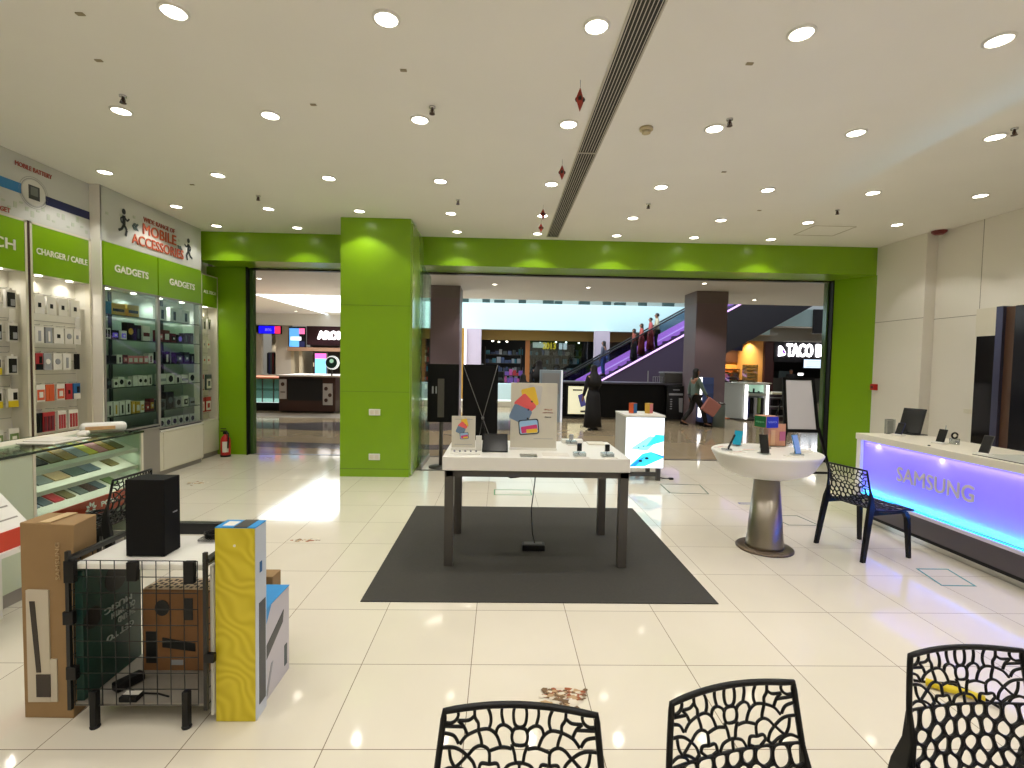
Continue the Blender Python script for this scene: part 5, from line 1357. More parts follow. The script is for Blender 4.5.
# glass rail and glimpses above the fascia
o = struct('trim_gallery_rail', GLASS, (-6.4, 12.4, 23.08, 23.1, 4.42, 5.1))
for k in range(12):
    x = -3.2 + k * .95 + (k % 3) * .2
    part('gallery_planter', SLATE, None, (x, x + .35 + .15 * (k % 2), 23.3, 23.6, 3.302, 4.60 + .04 * (k % 3)))
    q = [o_ for o_ in bpy.data.objects if o_.name.startswith('gallery_planter')][-1]
    tag(q, 'small dark planter behind the upper gallery rail', 'planter', 'planters on the upper gallery')
# inlaid stone bands
DK = mat('dark_stone_inlay', (96, 92, 92), .1); WHs = mat('pale_stone_inlay', (190, 182, 168), .1)
def band(pts, m_, nm='trim_floor_inlay'):
    b = MB().m(m_); b.face([(x, y, .002) for x, y in pts]); o = b.build(nm); o['kind'] = 'structure'
band([(-9, 9.7), (-2.2, 9.2), (-2.2, 9.75), (-9, 10.4)], DK)
band([(-9, 12.6), (-6.3, 11.9), (-4.2, 11.6), (-2.2, 11.9), (-2.2, 13.0), (-4, 13.4), (-5.4, 12.9), (-6.6, 13.0), (-9, 13.3)], DK)
band([(-9, 14.2), (-1, 14.0), (-1, 15.2), (-9, 15.2)], WHs)
band([(-2.2, 9.2), (1.3, 9.6), (1.3, 10.2), (-2.2, 9.75)], DK)
band([(-2.2, 11.9), (.6, 12.2), (.6, 14.6), (-2.2, 13.0)], DK)

COLM = mat('column_taupe', (122, 105, 112), .45)
COLT = mat('column_top_taupe', (120, 108, 108), .45)
for lb, x0, x1 in (('left', -2.02, -1.17), ('right', 5.53, 6.42)):
    struct('pillar_mall_' + lb, COLM, (x0, x1, 14.0, 14.9, 0, 3.45)); struct('pillar_mall_head_' + lb, COLT, (x0 - .01, x1 + .01, 13.99, 14.91, 3.45, MZ))
for x0, x1 in ((-1.62, -.90), (4.3, 4.98)):
    struct('pillar_gallery', mat('lilac_white_column', (196, 182, 200), .4), (x0, x1, 22.62, 22.95, 0, 3.2))
struct('pillar_gallery_gold', mat('mustard_column', (164, 124, 42), .5), (-2.0, -1.64, 22.5, 22.9, 0, 3.2))
struct('trim_pillar_light', mat('white_tube', (240, 240, 240), .4, emit=(245, 240, 255), strength=2.0), (-1.12, -1.06, 15.2, 15.26, .2, 3.4))

# mall downlights
k = 0
for (x, y) in [(-5.9, 10.2), (-.3, 9.9), (1.25, 10.5), (3.0, 9.9), (6.3, 10.4), (-6.5, 13.5), (8.5, 12.6), (2.4, 13.8), (-3.5, 12.5), (5.2, 12.7), (-.2, 13.6), (8, 15.6), (1.3, 12.0)]:
    downlight(x, y, 'mall ceiling downlight beyond the shopfront, number %s from the entrance' % ORD[min(k, 11)] if False else 'small downlight in the mall ceiling beyond the shopfront', 130, zc=MZ, r=.06, group='mall ceiling downlights'); k += 1
for (x, y) in [(-9.5, 17.5), (-11.5, 20), (-9.2, 22.5), (-12, 15)]:
    downlight(x, y, 'small downlight in the mall ceiling left of the white fascia', 160, zc=MZ, r=.06, group='mall ceiling downlights, left aisle')
t = thing('linear_mall_light', 'thin white line light in the mall ceiling near the left taupe column', 'ceiling light', (-1.3, 10.4, MZ - .02))
b = MB().m(LAMP); b.hexa([(-1.65, 10.0, MZ - .012), (-1.62, 9.97, MZ - .012), (-.55, 10.8, MZ - .012), (-.6, 10.85, MZ - .012), (-1.65, 10.0, MZ - .001), (-1.62, 9.97, MZ - .001), (-.55, 10.8, MZ - .001), (-.6, 10.85, MZ - .001)])
b.build('diffuser', None, t)

# --- left aisle: shops at the far end
def sheet_struct(nm, m_, x0, x1, y0, y1, z0, z1): return struct(nm, m_, (x0, x1, y0, y1, z0, z1))
struct('wall_left_aisle', mat('aisle_cream', (178, 168, 156), .6), (-13, -10.72, 24.0, 24.2, 0, .0 + .9), (-13, -11.45, 24.0, 24.2, .9, 3.8), (-10.78, -10.05, 24.0, 24.2, 0, 3.8), (-13, -10.7, 24, 24.2, 2.9, 3.8))
struct('wall_aisle_niche', mat('niche_cream', (190, 176, 150), .6), (-11.6, -10.6, 25.4, 25.5, 0, 3))
spot('niche_light', (-11.1, 24.9, 2.8), 60, angle=120)
DSP = mat('screen_blue', (20, 20, 200), .3, emit=(20, 10, 225), strength=1.4)
t = thing('blue_screen', 'blue and red lit sign screen on the far left shop wall', 'screen', (-11.1, 23.9, 2.85))
part('casing', BLACK, t, (-11.55, -10.45, 23.85, 23.95, 2.83, 3.22)); part('blue_area', DSP, t, (-11.5, -10.75, 23.84, 23.85, 2.85, 3.2)); part('red_area', mat('screen_red', (220, 50, 90), .3, emit=(225, 50, 90), strength=1.2), t, (-10.75, -10.48, 23.84, 23.85, 2.85, 3.2))
text('screen_letters', '8%', (-11.05, 23.835, 3.02), .3, .12, '-y', TXT, t)
t = thing('clothes_rail', 'rail of dark clothes in the lit niche at the far left shop', 'clothes rail', (-11.0, 24.6, 0))
MB().m(CHROME).tube([(-11.4, 24.6, 1.95), (-10.8, 24.6, 1.95)], .02, 8).build('rail', None, t)
for x in (-11.4, -10.8): MB().m(CHROME).tube([(x, 24.6, 0), (x, 24.6, 1.95)], .02, 8).build('upright', None, t)
for k in range(7):
    part('garment', [BLACK, NAVY, SLATE, MAROON][k % 4], t, (-11.38 + k * .083, -11.31 + k * .083, 24.4, 24.8, .95 - .05 * (k % 2), 1.93), bevel=.01)
t = thing('blue_menu_screen', 'tall blue menu screen hanging left of the maroon shop', 'screen', (-9.8, 23.9, 2.2))
part('casing', BLACK, t, (-10.1, -9.3, 23.85, 23.95, 2.2, 3.2)); part('picture', mat('screen_sky', (90, 160, 225), .3, emit=(90, 160, 230), strength=1.1), t, (-10.06, -9.6, 23.84, 23.85, 2.24, 3.12)); part('pink_corner', mat('screen_pink', (232, 120, 170), .3, emit=(235, 110, 170), strength=1.1), t, (-9.6, -9.34, 23.84, 23.85, 2.85, 3.12)); part('white_lettering_band', mat('screen_white', (230, 236, 240), .3, emit=(235, 240, 245), strength=1.2), t, (-10.0, -9.5, 23.835, 23.84, 2.55, 2.72))
part('dark_lower', NAVY, t, (-9.6, -9.34, 23.84, 23.85, 2.24, 2.5))
struct('wall_maroon_shopfront', mat('maroon_front', (44, 14, 24), .4), (-9.3, -3.5, 24.0, 24.2, 2.35, 3.4))
struct('trim_wood_header', mat('light_wood_header', (150, 116, 92), .5), (-10.1, -6.9, 23.7, 23.95, 2.05, 2.22))
struct('wall_shop_interior', mat('dim_interior', (56, 44, 42), .7), (-10.05, -3.5, 26.4, 26.5, 0, 3.2))
struct('wall_shop_divider', mat('niche_cream', (190, 176, 150), .6), (-10.05, -9.9, 24, 26.4, 0, 2.3), (-9.62, -9.5, 23.9, 24.1, 0, 2.1))
SGN = mat('lit_white_sign', (245, 245, 245), .4, emit=(250, 246, 246), strength=3)
t = thing('shop_sign', 'white glowing shop sign on the maroon front beside the green pillar', 'sign', (-8, 23.9, 2.65))
text('sign_letters', 'AROMA', (-7.95, 23.92, 2.80), 1.55, .36, '-y', SGN, t, ext=.05, bold=.08)
t = thing('poster_lightbox', 'tall blue and pink lit poster in front of the maroon shop', 'poster', (-8.5, 22, 0))
part('frame', DGREY, t, (-8.18, -7.62, 21.95, 22.05, .0, 1.95)); part('picture', mat('poster_blue_lit', (110, 180, 225), .4, emit=(100, 180, 230), strength=1.0), t, (-8.14, -7.66, 21.94, 21.95, .5, 1.7)); part('pink_header', mat('screen_pink2', (225, 90, 180), .4, emit=(225, 90, 180), strength=1.0), t, (-8.14, -7.66, 21.94, 21.95, 1.7, 1.92))
t = thing('coffee_stand', 'dim shop shelf with small white lights left of the lit poster', 'shelf unit', (-9, 25, 0))
part('cabinet', BROWN, t, (-9.4, -8.8, 25.0, 25.5, 0, 1.9)); part('lit_items', mat('warm_items', (220, 200, 170), .5, emit=(220, 200, 160), strength=.6), t, (-9.2, -9.0, 24.97, 25.0, 1.0, 1.5), (-9.36, -9.26, 24.97, 25, 1.3, 1.5))
# brown kiosk
t = thing('brown_kiosk', 'dark brown kiosk with patterned side panels seen through the left doorway', 'kiosk', (-6.0, 16, 0))
part('counter_top', mat('pale_counter_edge', (196, 182, 170), .4), t, (-6.92, -5.0, 15.4, 17.2, 1.12, 1.17))
part('body', BROWN, t, (-6.86, -5.12, 15.5, 17.1, .05, 1.12)); part('dark_front_panel', mat('near_black_panel', (26, 24, 24), .4), t, (-6.58, -5.52, 15.48, 15.5, .38, 1.05))
KP = mat('kiosk_paper_panel', (176, 168, 162), .5)
part('patterned_panel', KP, t, (-6.84, -6.62, 15.47, 15.49, .42, 1.03)); part('patterned_panel', KP, t, (-5.50, -5.20, 15.47, 15.49, .25, .92))
b = MB().m(BROWN)
for (x, z) in ((-6.73, .88), (-5.40, .76), (-5.28, .56), (-5.40, .40)):
    b.prism([(x + .055 * math.cos(k * PI / 7), z + .06 * math.sin(k * PI / 7)) for k in range(14)], 'y', 15.455, 15.47)
b.box(-6.8, -6.66, 15.46, 15.47, .62, .65); b.build('printed_roundels', None, t)
part('plinth', BLACK, t, (-6.80, -5.18, 15.52, 17.0, 0, .05))
t = thing('round_logo_sign', 'round green sign with a white ring standing on the brown kiosk', 'sign', (-5.25, 15.45, 1.17))
def disc(b, x, z, r, y0, y1, n=28): b.prism([(x + r * math.cos(2 * PI * k / n), z + r * math.sin(2 * PI * k / n)) for k in range(n)], 'y', y0, y1)
b = MB().m(mat('white_ring', (230, 232, 230), .4, emit=(235, 238, 235), strength=.8)); disc(b, -5.2, 1.57, .215, 15.44, 15.47); b.build('ring', None, t)
b = MB().m(mat('dark_green_disc', (12, 52, 40), .4)); disc(b, -5.23, 1.57, .175, 15.43, 15.44); b.build('disc', None, t)
b = MB().m(mat('pale_green_core', (170, 214, 190), .4, emit=(170, 214, 190), strength=.5)); disc(b, -5.22, 1.62, .065, 15.425, 15.43); b.build('emblem', None, t)
part('pole', DGREY, t, (-5.24, -5.20, 15.44, 15.47, 1.17, 1.37))
part('brown_chair_back', BLACK, None, (-5.0, -4.55, 16.0, 16.1, .35, .95), (-4.95, -4.91, 16.03, 16.07, 0, .36), (-4.64, -4.60, 16.03, 16.07, 0, .36), bevel=.02)
tag(bpy.data.objects['brown_chair_back'], 'dark rounded seat back beside the brown kiosk at the pillar edge', 'seat')
bpy.data.objects['brown_chair_back'].name = 'lounge_seat'
t = thing('glass_showcase', 'lit glass showcase with an orange wooden top left of the brown kiosk', 'showcase', (-7.5, 16, 0))
part('wood_top', mat('orange_wood', (186, 112, 78), .45), t, (-9.0, -6.93, 15.8, 17.2, 1.02, 1.07)); part('glass_front', clear_glass('showcase_glass', (215, 235, 230), .05), t, (-9.0, -6.95, 15.85, 15.87, .28, 1.02))
part('lit_floor', mat('showcase_glow', (225, 240, 236), .4, emit=(220, 240, 236), strength=1.0), t, (-9.0, -6.95, 15.9, 17.1, .26, .30)); part('back_wall', mat('showcase_back', (176, 198, 192), .4), t, (-9.0, -6.95, 17.1, 17.2, .28, 1.02)); part('plinth', BLACK, t, (-8.95, -6.97, 15.9, 17.15, 0, .26))
for x in (-8.6, -8.1, -7.55, -7.2): part('upright', CHROME, t, (x, x + .03, 15.84, 15.87, .28, 1.02))
part('glass_shelf', GGLASS, t, (-9.0, -6.95, 15.95, 17.0, .64, .65))

# --- the shops under the gallery
TAN = mat('tan_gold_header', (156, 126, 62), .5)
struct('wall_gallery_header', TAN, (-4, 9.6, 23.6, 23.8, 2.75, 3.2))
struct('wall_gallery_shops', mat('dark_shop_back', (40, 44, 50), .6), (-8, 10, 28.4, 28.5, 0, 3.2))
struct('trim_shop_post', mat('orange_wood_post', (158, 98, 50), .5), (1.17, 1.38, 23.6, 23.75, 0, 2.75))
struct('window_1', clear_glass('shop_glass', (205, 220, 224), .06), (1.4, 6.5, 23.66, 23.68, 0, 2.75))
struct('wall_end_panel', mat('ochre_panel', (150, 108, 62), .5), (5.0, 9.6, 23.9, 24.0, 0, 2.75))
t = thing('shop_sign', 'yellow and white sign letters inside the dark shop under the gallery', 'sign', (2.2, 23.9, 2.3))
part('pale_band', mat('pale_lit_band', (214, 218, 204), .4, emit=(214, 218, 204), strength=.9), t, (1.55, 2.2, 24.0, 24.05, 2.42, 2.68))
text('yellow_letters', '2013', (2.35, 23.98, 2.50), .62, .30, '-y', mat('yellow_lit', (226, 196, 50), .4, emit=(226, 190, 40), strength=1.2), t, ext=.04, bold=.04)
part('white_shoes_picture', mat('white_lit', (235, 235, 235), .4, emit=(235, 235, 235), strength=1.0), t, (2.82, 2.98, 23.98, 24.02, 2.36, 2.66), (3.03, 3.2, 23.98, 24.02, 2.36, 2.66))
rnd = random.Random(11)
PAL = [mat('pk1', (200, 90, 170), .5), mat('pk2', (130, 90, 190), .5), mat('pk3', (70, 90, 130), .5), mat('pk4', (150, 160, 170), .5), mat('pk5', (190, 60, 70), .5), mat('pk6', (60, 120, 140), .5), mat('pk7', (190, 170, 120), .5)]
def shelf_rack(x0, x1, y, zs, lb, pal, nm='shop_rack', top=None):
    t = thing(nm, lb, 'shelf unit', ((x0 + x1) / 2, y, 0))
    b = MB().m(DGREY)
    for z in zs: b.box(x0, x1, y, y + .5, z - .03, z)
    b.box(x0, x0 + .04, y, y + .5, 0, max(zs) + .4); b.box(x1 - .04, x1, y, y + .5, 0, max(zs) + .4); b.build('rack_frame', None, t)
    b = MB()
    for z in zs:
        x = x0 + .06
        while x < x1 - .15:
            w = rnd.uniform(.08, .22); h = rnd.uniform(.12, .32)
            b.m(pal[rnd.randrange(len(pal))]); b.box(x, x + w, y + .05, y + .4, z, z + h); x += w + rnd.uniform(.01, .06)
    o = b.build('goods', None, t); o['kind'] = 'stuff'
shelf_rack(-.85, 1.1, 26.0, (.3, .75, 1.2, 1.65, 2.1), 'dark rack of bluish goods at the back of the left gallery shop', [PAL[2], PAL[3], PAL[5], SLATE])
shelf_rack(.15, 1.12, 24.2, (.3, .7, 1.05), 'low rack of pink and violet goods in the left gallery shop', [PAL[0], PAL[1], PAL[1], PAL[0], PAL[4]])
shelf_rack(1.5, 4.3, 26.2, (.3, .75, 1.2, 1.65, 2.1), 'long dark rack of goods at the back of the right gallery shop', [SLATE, K, PAL[2], PAL[5], K, SILV])
shelf_rack(2.6, 4.4, 24.4, (.3, .7, 1.0), 'low rack with pink and grey goods in the right gallery shop', [SLATE, K, PAL[0], SILV, PAL[4], K])
shelf_rack(-5.6, -2.3, 24.3, (.3, .75, 1.2, 1.65, 2.1), 'bright rack of red, blue and white goods left of the gallery columns', [RED, PAL[4], BLUE, Wc, NAVY, RED])
for k, x in enumerate((-.4, .3, 2.0, 3.2, 3.9, -.1, 2.7)):
    spot('gallery_shop_light', (x, 24.6 + (k % 3) * .8, 2.7), 26, col=(.9, .95, 1), angle=120)
    MB().m(LAMP).lathe(x, 24.3 + (k % 3) * .5, [(.045, 2.74), (.045, 2.70)], 10).build('shop_downlight')
    q = [o_ for o_ in bpy.data.objects if o_.name.startswith('shop_downlight')][-1]
    tag(q, 'tiny white spotlight inside the gallery shops', 'spotlight', 'spotlights inside the gallery shops')
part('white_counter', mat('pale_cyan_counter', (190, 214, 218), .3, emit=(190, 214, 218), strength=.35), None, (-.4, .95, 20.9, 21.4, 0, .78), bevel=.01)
tag(bpy.data.objects['white_counter'], 'pale cyan low counter between the X-frame banner and the big poster', 'counter')
solo('white_plinth', WHITE, 'long white low plinth on the mall floor behind the black boards', 'plinth', None, (-3.2, .9, 18.6, 19.4, 0, .22), bevel=.01)

# grey panel cabinet and long dark bar
t = thing('tall_vending_cabinet', 'tall pale grey cabinet standing behind the big poster', 'cabinet', (1.45, 14.2, 0))
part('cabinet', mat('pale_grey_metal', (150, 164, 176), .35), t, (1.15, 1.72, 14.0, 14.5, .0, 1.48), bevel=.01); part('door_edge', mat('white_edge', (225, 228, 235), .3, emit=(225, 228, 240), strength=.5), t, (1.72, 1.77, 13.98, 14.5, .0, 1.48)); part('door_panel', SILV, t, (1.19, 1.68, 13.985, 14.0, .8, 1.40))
t = thing('dark_bar_counter', 'long black bar counter below the escalator', 'counter', (4, 15.3, 0))
part('body', MATTEB, t, (1.85, 5.6, 15.0, 15.9, .06, 1.08), bevel=.01); part('bar_top', mat('dark_bar_top', (70, 66, 74), .3), t, (1.82, 5.65, 14.95, 15.95, 1.08, 1.13)); part('plinth', DGREY, t, (1.9, 5.55, 15.05, 15.85, 0, .06))
t = thing('lit_menu_poster', 'cream backlit poster with a violet phone on the black bar', 'poster', (2.35, 15, .15))
part('frame', BLACK, t, (2.03, 2.72, 14.97, 15.0, .12, 1.03)); part('lit_sheet', mat('cream_lit', (226, 222, 190), .4, emit=(226, 222, 186), strength=.7), t, (2.07, 2.68, 14.955, 14.97, .15, .99))
b = MB().m(mat('violet_print', (96, 96, 180), .4)); b.prism([(2.36, .72), (2.52, .78), (2.62, .42), (2.46, .36)], 'y', 14.945, 14.955); b.m(DGREY); b.box(2.2, 2.5, 14.945, 14.955, .86, .90); b.box(2.45, 2.6, 14.945, 14.955, .2, .26); b.build('printed_phone', None, t)
t = thing('bar_chair_rail', 'small white wire rack on the bar top left of the coffee machine', 'rack', (4.9, 15.2, 1.13))
b = MB().m(SILV)
for k in range(6): b.box(4.72 + k * .07, 4.735 + k * .07, 15.2, 15.22, 1.13, 1.33)
b.box(4.72, 5.09, 15.2, 15.22, 1.31, 1.33); b.box(4.55, 4.58, 15.2, 15.22, 1.13, 1.5); b.build('wires', None, t)
t = thing('bar_machine', 'dark machine with a pale top on the right end of the bar', 'machine', (5.3, 15.2, 1.13))
part('housing', DGREY, t, (5.05, 5.75, 15.1, 15.6, 1.13, 1.44), bevel=.03); part('lid', SILV, t, (5.03, 5.77, 15.08, 15.62, 1.44, 1.475))
t = thing('drinks_cooler', 'black cooler with a pale cup picture at the right end of the bar', 'cooler', (5.35, 14.8, 0))
part('cabinet', BLACK, t, (5.02, 5.60, 14.75, 14.97, .05, 1.06), bevel=.01)
b = MB().m(SILV); b.box(5.08, 5.5, 14.74, 14.75, .78, .84); b.box(5.2, 5.4, 14.74, 14.75, .93, .96); b.prism([(5.40, .28), (5.50, .26), (5.50, .7), (5.38, .70)], 'y', 14.74, 14.75)
for k in range(5): b.box(5.12, 5.18, 14.74, 14.75, .36 + k * .07, .39 + k * .07)
b.build('printed_picture', None, t); part('plinth', DGREY, t, (5.04, 5.58, 14.78, 14.96, 0, .05))
t = thing('lit_shelf_tower', 'blue shelf tower with a white light strip against the right taupe column', 'shelf unit', (5.95, 13.8, 0))
part('carcass', mat('blue_grey_shelf', (72, 88, 140), .4), t, (5.62, 5.95, 13.65, 13.98, .1, 1.36)); part('light_strip', SGN, t, (5.55, 5.62, 13.63, 13.70, .25, 1.36))
b = MB().m(PAL[2])
for z in (.4, .65, .9, 1.15): b.box(5.60, 5.96, 13.63, 13.98, z, z + .02)
b.build('shelf_boards', None, t); part('foot', BLACK, t, (5.6, 5.94, 13.68, 13.96, 0, .1))
t = thing('litter_bin', 'grey cylindrical litter bin in front of the right taupe column', 'bin', (6.1, 13.6, 0))
MB().m(mat('bin_grey', (104, 116, 112), .4, .3)).lathe(6.08, 13.55, [(.15, 0), (.16, .02), (.16, .60), (.15, .62)], 24).build('bin_body', None, t)
MB().m(DGREY).lathe(6.08, 13.55, [(.16, .62), (.165, .64), (.12, .68)], 24).build('bin_lid', None, t)
# shoe kiosk
t = thing('shoe_kiosk', 'white lit display kiosk with dark shoes and bags in the mall', 'kiosk', (7.9, 15.2, 0))
KW = mat('kiosk_grey_white', (178, 182, 176), .4)
kf = MB().m(KW); kf.hexa([(7.0, 15.9, .04), (7.6, 15.3, .04), (8.35, 15.3, .04), (8.35, 16.0, .04), (7.0, 15.9, 1.16), (7.6, 15.3, 1.16), (8.35, 15.3, 1.16), (8.35, 16.0, 1.16)]); kf.build('cabinet', None, t)
part('kiosk_top', WHITE, t, (7.55, 8.4, 15.1, 16.0, 1.16, 1.19)); part('upper_niche', mat('mint_niche', (170, 206, 186), .4, emit=(170, 210, 186), strength=.5), t, (7.66, 8.24, 15.28, 15.3, .86, 1.12)); part('lower_niche', mat('grey_niche', (110, 120, 124), .4), t, (7.66, 8.24, 15.28, 15.3, .08, .78))
part('light_strip', SGN, t, (7.58, 7.65, 15.08, 15.14, .06, 1.12), (8.25, 8.31, 15.08, 15.14, .06, 1.12))
part('niche_shelf', KW, t, (7.6, 8.3, 15.1, 15.3, .79, .85)); part('kiosk_base', DGREY, t, (7.5, 8.35, 15.12, 15.9, 0, .05))
for k, (x, z, c) in enumerate([(7.76, .86, K), (7.92, .86, K), (8.08, .86, SLATE)]):
    q = MB().m(c); q.box(x - .06, x + .08, 15.16, 15.22, z, z + .035); q.box(x - .06, x - .02, 15.16, 15.22, z + .03, z + (.15 if k == 1 else .07)); q = q.build('shoe', None, None, .008)
    tag(q, ['dark low shoe at the left of the lit kiosk niche', 'dark high-heeled shoe in the middle of the lit kiosk niche', 'grey low shoe at the right of the lit kiosk niche'][k], 'shoe', 'shoes in the lit kiosk niche')
for k, (x, h, c) in enumerate([(7.72, .62, NAVY), (7.84, .5, K), (7.95, .6, SILV), (8.06, .48, GRc), (8.17, .6, K)]):
    tag(MB().m(c).box(x - .05, x + .045, 15.16, 15.24, .72 - h, .72).build('hanging_bag', None, None, .02), 'bag or sandal pair hanging %s from the left in the lit kiosk' % ORD[k], 'bag', 'bags hanging in the lit kiosk')
for k, (x0, x1, z1, lb) in enumerate([(7.2, 7.5, 1.5, 'small clear box at the left of the kiosk top'), (7.75, 8.1, 1.75, 'tall clear rack standing on the kiosk top')]):
    tb = thing('clear_display_rack', lb, 'display rack', (x0, 15.5, 1.16))
    part('clear_shell', clear_glass('rack_glass', (205, 210, 200), .2), tb, (x0, x1, 15.4, 15.7, 1.19, z1))
    b = MB().m(mat('rack_goods', (176, 168, 140), .5))
    for z in range(3 + 2 * k):
        b.box(x0 + .03, x1 - .03, 15.45, 15.65, 1.22 + z * .105, 1.25 + z * .105)
    b.build('stacked_goods', None, tb)
t = thing('second_shoe_kiosk', 'lower kiosk with dark shoes between the lit kiosk and the easel', 'kiosk', (8.8, 15.2, 0))
part('cabinet', mat('dim_kiosk', (96, 84, 92), .5), t, (8.38, 9.2, 15.3, 16, 0, .84)); part('top_tray', mat('tray_cream', (210, 208, 186), .4), t, (8.42, 9.0, 15.1, 15.6, .84, .90)); 
b = MB().m(K)
for k in range(4): b.box(8.5 + (k % 2) * .25, 8.66 + (k % 2) * .25, 15.2, 15.3, .18 + (k // 2) * .3, .36 + (k // 2) * .3)
b.build('dark_goods', None, t); part('shelf_board', SILV, t, (8.4, 9.0, 15.12, 15.3, .14, .17), (8.4, 9.0, 15.12, 15.3, .45, .47), (8.4, 9.0, 15.12, 15.3, .72, .74))

# cafe and taco front
WARM = mat('warm_cafe_wall', (214, 160, 84), .6)
struct('wall_cafe_back', WARM, (10.5, 15.0, 27, 27.1, 0, 3.2))
struct('wall_cafe_side', mat('warm_cafe_wall2', (200, 158, 96), .6), (13.05, 13.2, 24.2, 27, 0, 3.2))
struct('wall_cafe_post', mat('maroon_post', (70, 30, 30), .5), (12.95, 13.4, 24.0, 24.2, 0, 2.95))
for x in (11.6, 12.6): spot('cafe_light', (x, 25.8, 3.1), 260, col=(1, .72, .38), angle=140)
for k, x in enumerate((11.7, 12.45)):
    tag(MB().m(LAMP).lathe(x, 24.6, [(.07, 3.19), (.07, 3.15)], 12).build('cafe_downlight'), 'round warm downlight at the cafe front', 'ceiling light', 'cafe front downlights')
t = thing('cafe_shelf', 'brown cafe shelves with pictures in the warm-lit cafe', 'shelf unit', (11.8, 26.7, 0))
part('picture_panel', BROWN, t, (11.0, 11.7, 26.9, 27.0, 1.9, 2.6)); part('picture_panel', BROWN, t, (12.2, 13.0, 26.9, 27.0, 1.9, 2.7)); part('shelf_board', BROWN, t, (10.8, 13.0, 26.6, 27, 1.5, 1.56), (10.8, 13.0, 26.6, 27, 1.0, 1.06)); part('counter_front', BROWN, t, (10.8, 13.0, 25.6, 25.8, 0, 1.0)); part('menu_strip', mat('orange_goods', (190, 100, 50), .5), t, (12.0, 12.6, 26.6, 26.7, 1.1, 1.45), (10.9, 11.5, 26.6, 26.7, 1.56, 1.75))
t = thing('cafe_small_sign', 'small white lit sign on a dark board above the cafe, beside the escalator', 'sign', (10.9, 23.6, 2.7))
part('board', NAVY, t, (10.8, 11.6, 23.55, 23.6, 2.45, 3.0)); b = MB().m(SGN); b.prism([(10.85, 2.72), (11.4, 2.72), (11.4, 2.84), (11.1, 2.88), (10.95, 2.8)], 'y', 23.53, 23.55); b.build('lit_mark', None, t)
TB = mat('taco_front_black', (18, 14, 22), .4)
struct('wall_taco_header', TB, (13.35, 20, 24.0, 24.3, 1.95, 3.2))
struct('wall_taco_interior', mat('taco_interior', (26, 24, 24), .6), (13.2, 20, 26.5, 26.6, 0, 3.2))
t = thing('shop_sign', 'glowing white TACO BELL sign with bell logo on the black shopfront', 'sign', (15.2, 23.95, 2.2))
text('lit_letters', 'TACO BELL', (15.18, 23.97, 2.50), 2.38, .60, '-y', mat('taco_letter_white', (250, 250, 250), .4, emit=(252, 250, 252), strength=6), t, ext=.03, bold=.03)
b = MB().m(mat('bell_white', (250, 245, 252), .4, emit=(250, 244, 252), strength=4))
b.prism([(13.58, 2.22), (13.58, 2.70), (13.66, 2.76), (13.78, 2.66), (13.90, 2.48), (13.94, 2.32), (13.84, 2.26)], 'y', 23.93, 23.98)
b.m(mat('bell_purple', (128, 60, 170), .4, emit=(128, 60, 170), strength=1.2)); b.prism([(13.76, 2.60), (13.86, 2.50), (13.92, 2.36), (13.84, 2.34), (13.76, 2.44)], 'y', 23.92, 23.93)
b.build('bell_logo', None, t)
t = thing('menu_screen', 'pale blue lit menu screen under the TACO BELL sign', 'screen', (15.2, 24.6, 1.7))
part('casing', BLACK, t, (14.78, 16.1, 23.9, 23.96, 1.66, 2.12)); part('picture', mat('menu_glow', (206, 222, 238), .4, emit=(200, 220, 240), strength=1.6), t, (14.83, 16.05, 23.89, 23.9, 1.69, 2.09))
b = MB().m(PAL[3])
for k in range(4): b.box(14.95, 15.9, 23.885, 23.89, 1.74 + k * .09, 1.76 + k * .09)
b.build('menu_rows', None, t)
t = thing('service_counter', 'dark service counter under the TACO BELL sign with one bright spot', 'counter', (15.3, 24.3, 0))
part('counter', DGREY, t, (13.6, 20, 24.4, 25.0, 0, 1.15)); part('bright_lamp', SGN, t, (14.86, 15.1, 24.35, 24.4, 1.30, 1.42)); part('hood', SLATE, t, (13.9, 14.5, 24.4, 24.8, 1.15, 1.5))
struct('trim_dark_post', mat('dark_post', (40, 36, 40), .5), (14.6, 15.6, 22.9, 23.0, 3.3, 4.42))
struct('wall_right_recess', mat('dark_recess', (40, 34, 38), .7), (9.7, 10.6, 25, 25.2, 0, 3.2))

# --- escalator
def zl(x): return 1.00 + (x - 4.42) * .572
t = thing('escalator', 'escalator rising to the right with glowing violet side band', 'escalator', (4.5, 21.2, 0))
TRS = mat('truss_dark_purple', (70, 58, 84), .5); TRD = mat('truss_black', (40, 36, 42), .5)
xa = 4.42 - 1.0 / .572
b = MB().m(TRS); b.prism([(xa, 0), (8.3, 0), (8.3, zl(8.3)), (xa + .1, .05)], 'y', 21.2, 21.32); b.build('side_cladding', None, t)
b = MB().m(TRD); b.prism([(8.3, zl(8.3) - 1.8), (14.4, zl(14.4) - 1.8), (14.4, zl(14.4)), (8.3, zl(8.3))], 'y', 21.2, 22.5); b.build('truss', None, t)
b = MB().m(DGREY)
for k in range(28):
    x = 2.9 + k * .4; z = zl(x + .2)
    b.box(x, x + .4, 21.34, 22.3, z - .24, z)
b.build('steps', None, t)
VIO = mat('violet_band', (190, 120, 220), .4, emit=(200, 124, 230), strength=1.0); VIO2 = mat('violet_band_light', (220, 180, 240), .4, emit=(222, 176, 244), strength=1.3)
b = MB().m(VIO); b.prism([(2.9, zl(2.9)), (14, zl(14)), (14, zl(14) + .52), (2.9, zl(2.9) + .52)], 'y', 22.34, 22.38)
b.m(VIO2); b.prism([(2.9, zl(2.9) + .20), (14, zl(14) + .20), (14, zl(14) + .26), (2.9, zl(2.9) + .26)], 'y', 22.32, 22.34); b.build('lit_skirt', None, t)
